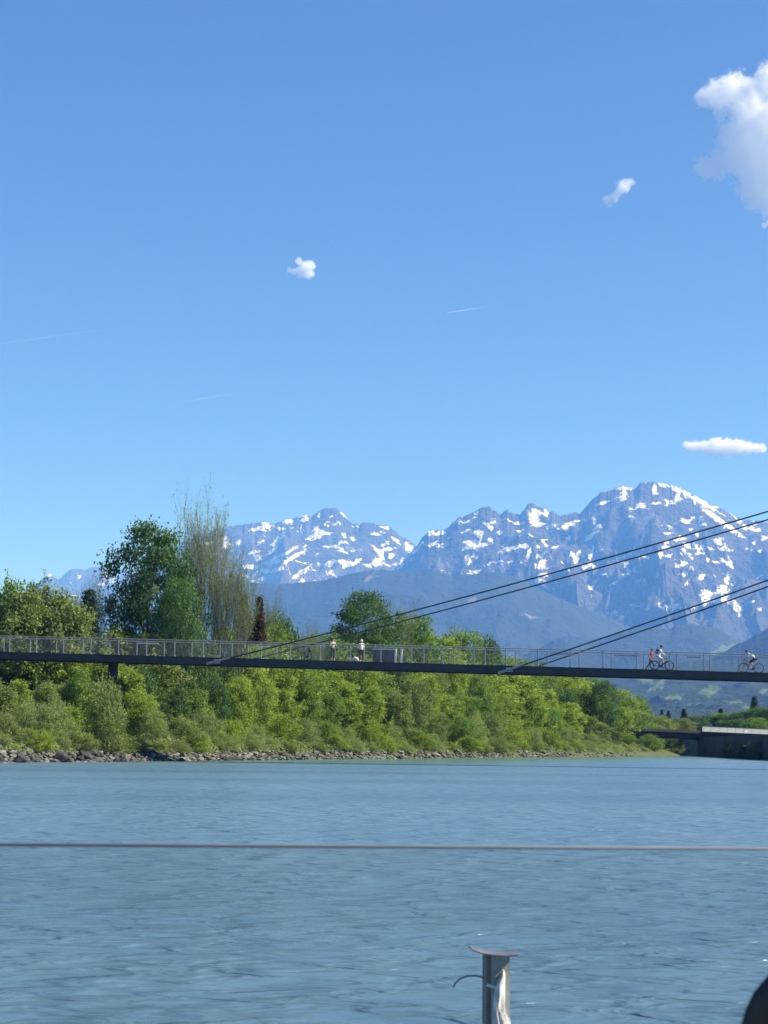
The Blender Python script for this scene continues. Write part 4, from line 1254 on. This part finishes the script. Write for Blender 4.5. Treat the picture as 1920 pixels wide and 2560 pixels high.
bicycle(on_deck(752, 1.2), RZ + math.pi - 0.75, 'black bicycle parked by the railing, leftmost of all bicycles', frame_black, lean=R(4), bag=True, ebike=True)
person(on_deck(820, 1.1), RZ - 0.7, stand(
    elL=(0.06, 0.25, 1.16), wrL=(0.24, 0.10, 1.18), haL=(0.30, 0.05, 1.22), elR=(0.06, -0.25, 1.16), wrR=(0.25, -0.10, 1.22), haR=(0.31, -0.04, 1.26)),
    dict(top=cloth('cream_shirt', (0.62, 0.55, 0.45)), bottom=cloth('navy_trousers', (0.018, 0.022, 0.04)), shoe=cloth('tan_shoe', (0.25, 0.17, 0.11)), sleeve=0.45, leg=0.8, long=True),
    'person with dark hair, pale top and navy trousers standing beneath the upper stay', scale=1.02)
bicycle(on_deck(866, 1.9), RZ + math.pi - 0.35, 'dark bicycle held beside the person in the white helmet', frame_black, lean=R(3), bag=True, ebike=True)
person(on_deck(890, 1.3), RZ + math.pi - 0.9, stand(
    elL=(0.10, 0.26, 1.18), wrL=(0.32, 0.20, 1.08), haL=(0.39, 0.18, 1.06), elR=(0.10, -0.26, 1.18), wrR=(0.32, -0.20, 1.08), haR=(0.39, -0.18, 1.06)),
    dict(top=cloth('white_shirt', (0.80, 0.80, 0.78)), bottom=cloth('black_shorts', (0.015, 0.015, 0.018)), shoe=cloth('white_trainer', (0.7, 0.7, 0.7)), sleeve=0.6, leg=0.9,
         helmet=plain('white_helmet_shell', (0.8, 0.8, 0.8), 0.3, 0, 0.05)),
    'person in white helmet and white top standing left of the notice board', scale=0.98)
bg = MB().tube([(-0.22, 0, 0.03), (-0.2, 0, 0.17), (-0.05, 0.01, 0.25), (0.10, 0, 0.20), (0.21, 0, 0.06)], [0.07, 0.12, 0.14, 0.12, 0.06], 9)
o = bg.build('bundle', cloth('off_white_cloth', (0.72, 0.66, 0.62)), None, True)
o.location = on_deck(884, 0.55); o.rotation_euler = (0, 0, RZ)
tag(o, 'small whitish bundle on the deck at the white helmeted person\'s feet', 'bundle')

WALK = stand(pelvis=(0.0, 0, 0.90), waist=(0.02, 0, 1.06), chest=(0.06, 0, 1.28), neck=(0.08, 0, 1.45), head=(0.11, 0, 1.55), crown=(0.13, 0, 1.64),
    shL=(0.06, 0.17, 1.38), elL=(0.12, 0.23, 1.12), wrL=(0.32, 0.20, 1.02), haL=(0.40, 0.18, 1.02),
    shR=(0.06, -0.17, 1.38), elR=(-0.06, -0.23, 1.12), wrR=(0.04, -0.22, 0.90), haR=(0.08, -0.21, 0.83),
    hipL=(0, 0.09, 0.86), knL=(0.20, 0.10, 0.50), anL=(0.22, 0.10, 0.08), toL=(0.39, 0.11, 0.04),
    hipR=(0, -0.09, 0.86), knR=(-0.10, -0.10, 0.46), anR=(-0.42, -0.10, 0.16), toR=(-0.33, -0.11, 0.05))
person(on_deck(1617, 1.9), RZ, WALK,
    dict(top=cloth('red_shirt', (0.50, 0.03, 0.05)), bottom=cloth('dark_grey_trousers', (0.05, 0.045, 0.055)), shoe=cloth('dark_shoe', (0.03, 0.03, 0.03)), sleeve=0.4, leg=0.95),
    'walker in a red shirt striding right behind the rear wheel of the bicycle', scale=0.93)
bicycle(on_deck(1650, 0.9), RZ, 'black bicycle heading right beside the walker in red', frame_black, ebike=True)
RIDE = stand(pelvis=(-0.25, 0, 1.02), waist=(-0.21, 0, 1.15), chest=(-0.10, 0, 1.37), neck=(-0.04, 0, 1.54), head=(0.0, 0, 1.64), crown=(0.01, 0, 1.73),
    shL=(-0.08, 0.18, 1.46), elL=(0.06, 0.26, 1.22), wrL=(0.23, 0.30, 1.09), haL=(0.28, 0.29, 1.07),
    shR=(-0.08, -0.18, 1.46), elR=(0.06, -0.26, 1.22), wrR=(0.23, -0.30, 1.09), haR=(0.28, -0.29, 1.07),
    hipL=(-0.22, 0.10, 0.97), knL=(0.10, 0.12, 0.66), anL=(-0.02, 0.13, 0.27), toL=(0.13, 0.14, 0.22),
    hipR=(-0.22, -0.10, 0.97), knR=(0.12, -0.12, 0.80), anR=(-0.24, -0.13, 0.50), toR=(-0.10, -0.14, 0.45))
person(on_deck(1650, 0.9), RZ, RIDE,
    dict(top=cloth('light_grey_jersey', (0.55, 0.56, 0.58)), bottom=cloth('white_shorts', (0.80, 0.80, 0.80)), shoe=cloth('black_shoe', (0.02, 0.02, 0.02)), sleeve=0.5, leg=0.42,
         helmet=plain('black_helmet_shell', (0.015, 0.015, 0.016), 0.4, 0, 0.1), pack=cloth('dark_backpack', (0.022, 0.024, 0.03))),
    'rider in white shorts with black helmet and dark backpack, riding right')
bicycle(on_deck(1875, 0.9), RZ + math.pi, 'slim racing bicycle heading left, ridden near the right edge', frame_grey, drop=True)
RACE = stand(pelvis=(-0.27, 0, 1.00), waist=(-0.20, 0, 1.13), chest=(0.03, 0, 1.28), neck=(0.18, 0, 1.36), head=(0.27, 0, 1.44), crown=(0.31, 0, 1.52),
    shL=(0.10, 0.17, 1.31), elL=(0.24, 0.22, 1.08), wrL=(0.46, 0.20, 0.96), haL=(0.52, 0.20, 0.93),
    shR=(0.10, -0.17, 1.31), elR=(0.24, -0.22, 1.08), wrR=(0.46, -0.20, 0.96), haR=(0.52, -0.20, 0.93),
    hipL=(-0.22, 0.10, 0.95), knL=(0.13, 0.11, 0.66), anL=(-0.02, 0.12, 0.27), toL=(0.12, 0.13, 0.21),
    hipR=(-0.22, -0.10, 0.95), knR=(0.16, -0.11, 0.80), anR=(-0.22, -0.12, 0.50), toR=(-0.08, -0.13, 0.45))
person(on_deck(1875, 0.9), RZ + math.pi, RACE,
    dict(top=cloth('white_jersey', (0.82, 0.82, 0.82)), bottom=cloth('black_cycling_shorts', (0.03, 0.014, 0.018)), shoe=cloth('black_cycling_shoe', (0.02, 0.02, 0.02)), sleeve=0.4, leg=0.42,
         helmet=plain('dark_helmet_shell', (0.02, 0.02, 0.024), 0.4, 0, 0.1)),
    'cyclist in white jersey bent low over the handlebar near the right edge')

# ------------------------------------------------------------------ foreground: terrace, glass, post, chair
FLOOR = 0.36
wood_m = plain('weathered_terrace_wood', (0.22, 0.17, 0.12), 0.8, 0, 0.3, 3.0)
tf = empty('terrace_floor', (0, 0, FLOOR)); tag(tf, kind='structure')
for k in range(34):
    MB().box((0, -1.6 + k * 0.145, -0.03), (6.4, 0.138, 0.05)).build('plank', wood_m, tf)
for x in (-2.9, 0, 2.9): MB().box((x, 0.8, -0.14), (0.12, 4.9, 0.16)).build('joist', wood_m, tf)

glass_m = bpy.data.materials.new('dusty_glass'); glass_m.use_nodes = True
n, l = glass_m.node_tree.nodes, glass_m.node_tree.links
n.remove(n['Principled BSDF'])
tr_, gl_, df_ = n.new('ShaderNodeBsdfTransparent'), n.new('ShaderNodeBsdfGlossy'), n.new('ShaderNodeBsdfDiffuse')
tr_.inputs['Color'].default_value = (0.89, 0.91, 0.91, 1); gl_.inputs['Roughness'].default_value = 0.0
df_.inputs['Color'].default_value = (0.55, 0.56, 0.56, 1)
fr_ = n.new('ShaderNodeFresnel'); fr_.inputs['IOR'].default_value = 1.5
tc = n.new('ShaderNodeTexCoord')
dz = noise(n, l, 2.2, 5, 0.65, tc.outputs['Object'])
dr_ = ramp(n, [(0.3, (0.05,) * 3), (0.7, (0.12,) * 3)]); l.new(dz.outputs['Fac'], dr_.inputs['Fac'])
mA, mB_ = n.new('ShaderNodeMixShader'), n.new('ShaderNodeMixShader')
l.new(dr_.outputs['Color'], mA.inputs['Fac']); l.new(tr_.outputs[0], mA.inputs[1]); l.new(df_.outputs[0], mA.inputs[2])
l.new(fr_.outputs[0], mB_.inputs['Fac']); l.new(mA.outputs[0], mB_.inputs[1]); l.new(gl_.outputs[0], mB_.inputs[2])
l.new(mB_.outputs[0], n['Material Output'].inputs['Surface'])
edge_m = plain('grey_glass_edge_strip', (0.20, 0.20, 0.22), 0.85, 0.0, 0.15, 6)
GY = 3.0
g0, g1 = at(-700, 2107.5, GY), at(2620, 2126, GY - 0.03)
gl = empty('glass_windbreak', (0, GY, FLOOR), 'clear dusty glass windbreak with thin grey top edge before the river', 'windbreak')
def gq(p): return Vector((p[0], p[1] - GY, p[2] - FLOOR))
a_, b_ = gq(g0), gq(g1)
gpane = np_mesh('glass_pane', np.array([(a_.x, a_.y, 0.04), (b_.x, b_.y, 0.04), (b_.x, b_.y, b_.z), (a_.x, a_.y, a_.z)]), np.array([[0, 1, 2, 3]]))
link('glass_pane', gpane, gl, glass_m)
MB().tube([a_, (a_ + b_) / 2, b_], [0.0034, 0.0028, 0.0018], 8).build('top_edge', edge_m, gl, True)
MB().box(((a_ + b_) / 2).to_tuple()[:2] + (0.03,), ((b_ - a_).x, 0.05, 0.06)).build('base_channel', steel_grey, gl)

# steel mooring post with a bent cap plate, torn plastic film round it
PY = 7.2
pc = at(1240, 2386, PY)
post = empty('mooring_post', (pc[0], PY, -1.2), 'grey steel beam post with bent cap plate, wrapped in torn plastic film', 'post')
Hp = pc[2] + 1.2
post_m = plain('dull_painted_steel', (0.27, 0.26, 0.235), 0.75, 0.0, 0.35, 7.0)
post_l = plain('scuffed_steel_edge', (0.22, 0.215, 0.20), 0.5, 0.4, 0.3, 9.0)
w = 0.078
rp = Matrix.Rotation(0.42, 3, 'Z')
bmx = MB().box((0, 0, Hp / 2), (0.006, w, Hp), rp).box(rp @ Vector((0, -w / 2, Hp / 2)), (w, 0.007, Hp), rp).box(rp @ Vector((0, w / 2, Hp / 2)), (w, 0.007, Hp), rp)
bmx.build('beam', post_m, post)
fl = MB().box((-w / 2 - 0.004, -0.012, Hp / 2), (0.008, 0.02, Hp - 0.01)).box((w / 2 + 0.0, 0.0, Hp / 2), (0.006, 0.018, Hp - 0.01))
fl.build('edge_flange', post_l, post)
capv, capf = [], []
cx = [(-0.112, 0.030), (-0.09, 0.017), (-0.055, 0.006), (-0.01, 0.0), (0.04, -0.002), (0.085, 0.002)]
for j, yy in enumerate((-0.06, 0.07)):
    for x, z in cx:
        for t in (0, 0.005): capv.append((x, yy * (0.35 if x < -0.1 else 1), Hp + z + t))
nC = len(cx) * 2
for k in range(len(cx) - 1):
    a = k * 2
    capf += [(a, a + 2, nC + a + 2, nC + a), (a + 1, nC + a + 1, nC + a + 3, a + 3), (a, a + 1, a + 3, a + 2), (nC + a, nC + a + 2, nC + a + 3, nC + a + 1)]
capf += [(0, nC, nC + 1, 1), (nC - 2, nC - 1, 2 * nC - 1, 2 * nC - 2)]
MB().add(capv, capf).build('cap_plate', plain('rusty_cap_plate', (0.20, 0.18, 0.19), 0.5, 0.3, 0.4, 12), post)
film_m = bpy.data.materials.new('torn_plastic_film'); film_m.use_nodes = True
n, l = film_m.node_tree.nodes, film_m.node_tree.links
pb = n['Principled BSDF']; pb.inputs['Base Color'].default_value = (0.62, 0.57, 0.53, 1); pb.inputs['Roughness'].default_value = 0.35
tc = n.new('ShaderNodeTexCoord'); fz = noise(n, l, 14, 4, 0.6, tc.outputs['Object'])
fr2 = ramp(n, [(0.3, (0.36, 0.33, 0.31)), (0.65, (0.80, 0.74, 0.70))]); l.new(fz.outputs['Fac'], fr2.inputs['Fac']); l.new(fr2.outputs['Color'], pb.inputs['Base Color'])
bp = n.new('ShaderNodeBump'); bp.inputs['Strength'].default_value = 0.6; bp.inputs['Distance'].default_value = 0.02
l.new(fz.outputs['Fac'], bp.inputs['Height']); l.new(bp.outputs['Normal'], pb.inputs['Normal'])
rows_ = [  # depth below the cap, left x, right x of the film round the post's right half (metres)
    (0.055, 0.020, 0.030), (0.075, 0.012, 0.040), (0.11, -0.008, 0.042), (0.15, -0.018, 0.042), (0.20, -0.018, 0.038), (0.215, -0.018, 0.040), (0.25, -0.018, 0.054),
    (0.29, -0.018, 0.066), (0.38, -0.016, 0.084), (0.45, -0.01, 0.088), (0.62, -0.015, 0.11), (0.85, -0.01, 0.09), (1.1, 0.0, 0.06)]
fv, ff = [], []
NW = 13
rf = np.random.default_rng(3)
for d, x0_, x1_ in rows_:
    for k in range(NW):
        t = k / (NW - 1)
        fold = 0.010 * math.sin(t * 9 + d * 14) + 0.006 * math.sin(t * 21 - d * 30)
        fv.append((x0_ + (x1_ - x0_) * t + rf.normal(0, 0.0015), -0.052 - 0.03 * math.sin(math.pi * t) + fold + (0.05 * t ** 3), Hp - d + rf.normal(0, 0.003)))
for r_ in range(len(rows_) - 1):
    for k in range(NW - 1):
        a = r_ * NW + k; ff.append((a, a + NW, a + NW + 1, a + 1))
fo = MB().add(fv, ff).build('plastic_film', film_m, post, True)
so = fo.modifiers.new('thick', 'SOLIDIFY'); so.thickness = 0.002
MB().box((-0.018, -0.052, Hp - 0.118), (0.046, 0.006, 0.011), Matrix.Rotation(0.28, 3, 'Y')).build('tie_strap', bar_mat, post)
wq = [at(1133, 2468, PY), at(1138, 2458, PY), at(1150, 2447, PY), at(1168, 2440, PY), at(1190, 2439, PY), at(1212, 2445, PY)]
MB().tube([Vector(q) - Vector(post.location) for q in wq], 0.004, 6).build('wire_loop', plain('grey_wire', (0.12, 0.13, 0.14), 0.5, 0.3), post, True)

# black chair whose back just enters the lower right corner
CY = 2.3
cc = at(2244, 2360, CY)
ch = empty('chair', (cc[0], CY, FLOOR), 'black rounded chair back in the lower right corner', 'chair')
ch_m = plain('black_chair_plastic', (0.010, 0.011, 0.013), 0.5, 0, 0.2, 6)
top = cc[2] - FLOOR
def shell(outline, n_u=14):
    """outline rows: (half width, y, z); a curved sheet across"""
    V, F = [], []
    for ww, yy, zz in outline:
        for k in range(n_u + 1):
            u = k / n_u * 2 - 1
            V.append((u * ww, yy + 0.06 * u * u, zz))
    for i_ in range(len(outline) - 1):
        for k in range(n_u):
            a = i_ * (n_u + 1) + k; F.append((a, a + 1, a + n_u + 2, a + n_u + 1))
    return MB().add(V, F)
rows_b = []
for t in np.linspace(0, 1, 22):
    ww = 0.245 - 0.068 * t
    if t > 0.74: ww *= max(0.02, 1 - ((t - 0.74) / 0.26) ** 2.6) ** (1 / 2.6)
    rows_b.append((ww, 0.06 - 0.10 * t, top - 0.46 * (1 - t)))
o = shell(rows_b).build('backrest', ch_m, ch, True)
md = o.modifiers.new('thick', 'SOLIDIFY'); md.thickness = 0.018
sz = top - 0.46
o = shell([(0.20, 0.06, sz + 0.02), (0.22, 0.14, sz - 0.015), (0.23, 0.30, sz - 0.02), (0.225, 0.44, sz - 0.005), (0.20, 0.49, sz - 0.03)]).build('seat', ch_m, ch, True)
md = o.modifiers.new('thick', 'SOLIDIFY'); md.thickness = 0.018
for sx in (-1, 1):
    for y0, y1 in ((0.10, 0.02), (0.42, 0.46)):
        MB().tube([(sx * 0.17, y0, sz - 0.02), (sx * 0.22, y1, 0.0)], [0.014, 0.012], 8).build('leg', ch_m, ch, True)
# ------------------------------------------------------------------ clouds
def cloud(label, blobs, Y, depth_f, seed, dens, nscale, noise_amp, fine_amp=0.9):
    """a cumulus: a billowing volume of droplets; blobs are (x, y, r) in photo pixels at distance Y"""
    P = [(Vector(at(x, y, Y)), r * Y / FPX) for x, y, r in blobs]
    lo = Vector([min(p[k] - r * 1.35 for p, r in P) for k in range(3)])
    hi = Vector([max(p[k] + r * 1.35 for p, r in P) for k in range(3)])
    ctr = (lo + hi) / 2
    o = MB().box((0, 0, 0), tuple(hi - lo)).build('cloud', None)
    o.data.materials.clear()
    o.location = ctr
    mm = bpy.data.materials.new('cumulus'); mm.use_nodes = True
    n, l = mm.node_tree.nodes, mm.node_tree.links
    n.remove(n['Principled BSDF'])
    tc = n.new('ShaderNodeTexCoord')
    pos = tc.outputs['Object']
    def m_(op, a, c=None, clamp=False, c3=None):
        q = n.new('ShaderNodeMath'); q.operation = op; q.use_clamp = clamp
        for k, w in enumerate((a, c, c3)):
            if w is None: continue
            if isinstance(w, (int, float)): q.inputs[k].default_value = w
            else: l.new(w, q.inputs[k])
        return q.outputs[0]
    big = noise(n, l, 1.0 / nscale, 7, 0.66, pos, 0.5)
    field = None
    rng2 = np.random.default_rng(seed)
    for p, r in P:
        q = p - ctr + Vector((0, float(rng2.uniform(-0.5, 0.5)) * r * depth_f, 0))
        vm = n.new('ShaderNodeVectorMath'); vm.operation = 'DISTANCE'
        l.new(pos, vm.inputs[0]); vm.inputs[1].default_value = q
        d = m_('SUBTRACT', 1.0, m_('MULTIPLY', vm.outputs['Value'], 1.0 / r))
        field = d if field is None else m_('SMOOTH_MAX', field, d, c3=0.45)
    fine = noise(n, l, 3.6 / nscale, 5, 0.65, pos, 0.4)
    field = m_('ADD', field, m_('MULTIPLY', m_('SUBTRACT', fine.outputs['Fac'], 0.5), fine_amp))
    f = m_('ADD', field, m_('MULTIPLY', m_('SUBTRACT', big.outputs['Fac'], 0.5), noise_amp))
    f = m_('MULTIPLY', m_('SUBTRACT', f, 0.06), 7.0, True)
    pv = n.new('ShaderNodeVolumePrincipled')
    pv.inputs['Color'].default_value = (1, 1, 1, 1)
    pv.inputs['Anisotropy'].default_value = 0.0
    l.new(m_('MULTIPLY', f, dens), pv.inputs['Density'])
    l.new(pv.outputs['Volume'], n['Material Output'].inputs['Volume'])
    o.data.materials.append(mm)
    mm.cycles.volume_step_rate = 0.5
    tag(o, label, 'cloud', 'clouds in the sky')
    return o
cloud('large white cumulus cloud cut by the right edge of the photo',
      [(1766,240,32),(1800,228,40),(1835,222,48),(1878,235,45),(1915,215,40),(1950,200,60),(1800,285,24),(1860,300,60),(1820,345,40),(1768,412,34),(1790,425,30),
       (1800,400,40),(1845,395,50),(1890,370,70),(1895,450,52),(1930,480,55),(1960,330,110),(1880,500,30),(1950,420,100)], 14000, 1.4, 5, 0.0085, 100, 1.8, 1.0)
cloud('small ragged cloud left of the large cumulus', [(1520,502,15),(1534,494,14),(1545,482,13),(1556,468,18),(1566,460,15),(1578,456,11)], 16000, 0.6, 6, 0.012, 50, 2.0, 1.5)
cloud('small bright cloud left of the middle of the sky', [(765,668,18),(776,662,15),(752,680,16),(736,680,11),(724,676,8),(772,682,16),(748,655,11)], 16000, 0.6, 7, 0.016, 50, 1.9, 1.4)
cloud('flat white cloud above the highest peak, at right', [(1718,1114,13),(1737,1117,16),(1760,1118,19),(1790,1116,25),(1820,1118,26),(1845,1117,22),(1870,1121,18),(1890,1120,16),(1905,1121,13)], 27500, 0.6, 8, 0.014, 90, 1.8, 1.3)
cloud('tiny faint puff at the right edge below the large cumulus', [(1912,562,9),(1922,556,9)], 16000, 0.6, 9, 0.008, 50, 1.6, 1.3)

def contrail(label, p0, p1, Y, r, d):
    a, c = Vector(at(*p0, Y)), Vector(at(*p1, Y))
    mid = (a + c) / 2
    o = MB().tube([a - mid, (a * 3 + c) / 4 - mid, Vector((0, 0, 0)), c - mid], [r * 0.5, r, r, r * 0.25], 8).build('contrail', None)
    o.data.materials.clear(); o.location = mid
    bm = bmesh.new(); bm.from_mesh(o.data); bmesh.ops.recalc_face_normals(bm, faces=bm.faces); bm.to_mesh(o.data); bm.free()
    mm = bpy.data.materials.new('ice_crystal_trail'); mm.use_nodes = True
    n, l = mm.node_tree.nodes, mm.node_tree.links
    n.remove(n['Principled BSDF'])
    pv = n.new('ShaderNodeVolumePrincipled'); pv.inputs['Color'].default_value = (1, 1, 1, 1); pv.inputs['Density'].default_value = d
    l.new(pv.outputs['Volume'], n['Material Output'].inputs['Volume'])
    o.data.materials.append(mm)
    tag(o, label, 'contrail', 'contrails in the sky')
contrail('short bright contrail right of the small cloud', (1118, 782), (1218, 767), 32000, 14, 0.014)
contrail('long faint contrail at the left edge of the sky', (-60, 868), (300, 818), 32000, 20, 0.0022)
contrail('faint contrail low in the sky above the bare tree', (450, 1006), (625, 977), 32000, 20, 0.0022)
# ------------------------------------------------------------------ air
hb = MB().box((0, 12300, 1205), (15000, 27400, 2430))
haze = hb.build('haze', None)
haze.data.materials.clear()
hm = bpy.data.materials.new('blue_air')
hm.use_nodes = True
hn, hl = hm.node_tree.nodes, hm.node_tree.links
hn.remove(hn['Principled BSDF'])
pv = hn.new('ShaderNodeVolumePrincipled')
pv.inputs['Color'].default_value = (0.125, 0.345, 0.99, 1)
pv.inputs['Absorption Color'].default_value = (1, 1, 1, 1)
pv.inputs['Density'].default_value = 7.8e-5
pv.inputs['Anisotropy'].default_value = 0.0
hl.new(pv.outputs['Volume'], hn['Material Output'].inputs['Volume'])
haze.data.materials.append(hm)
tag(haze, 'thin blue haze filling the valley air', kind='stuff')
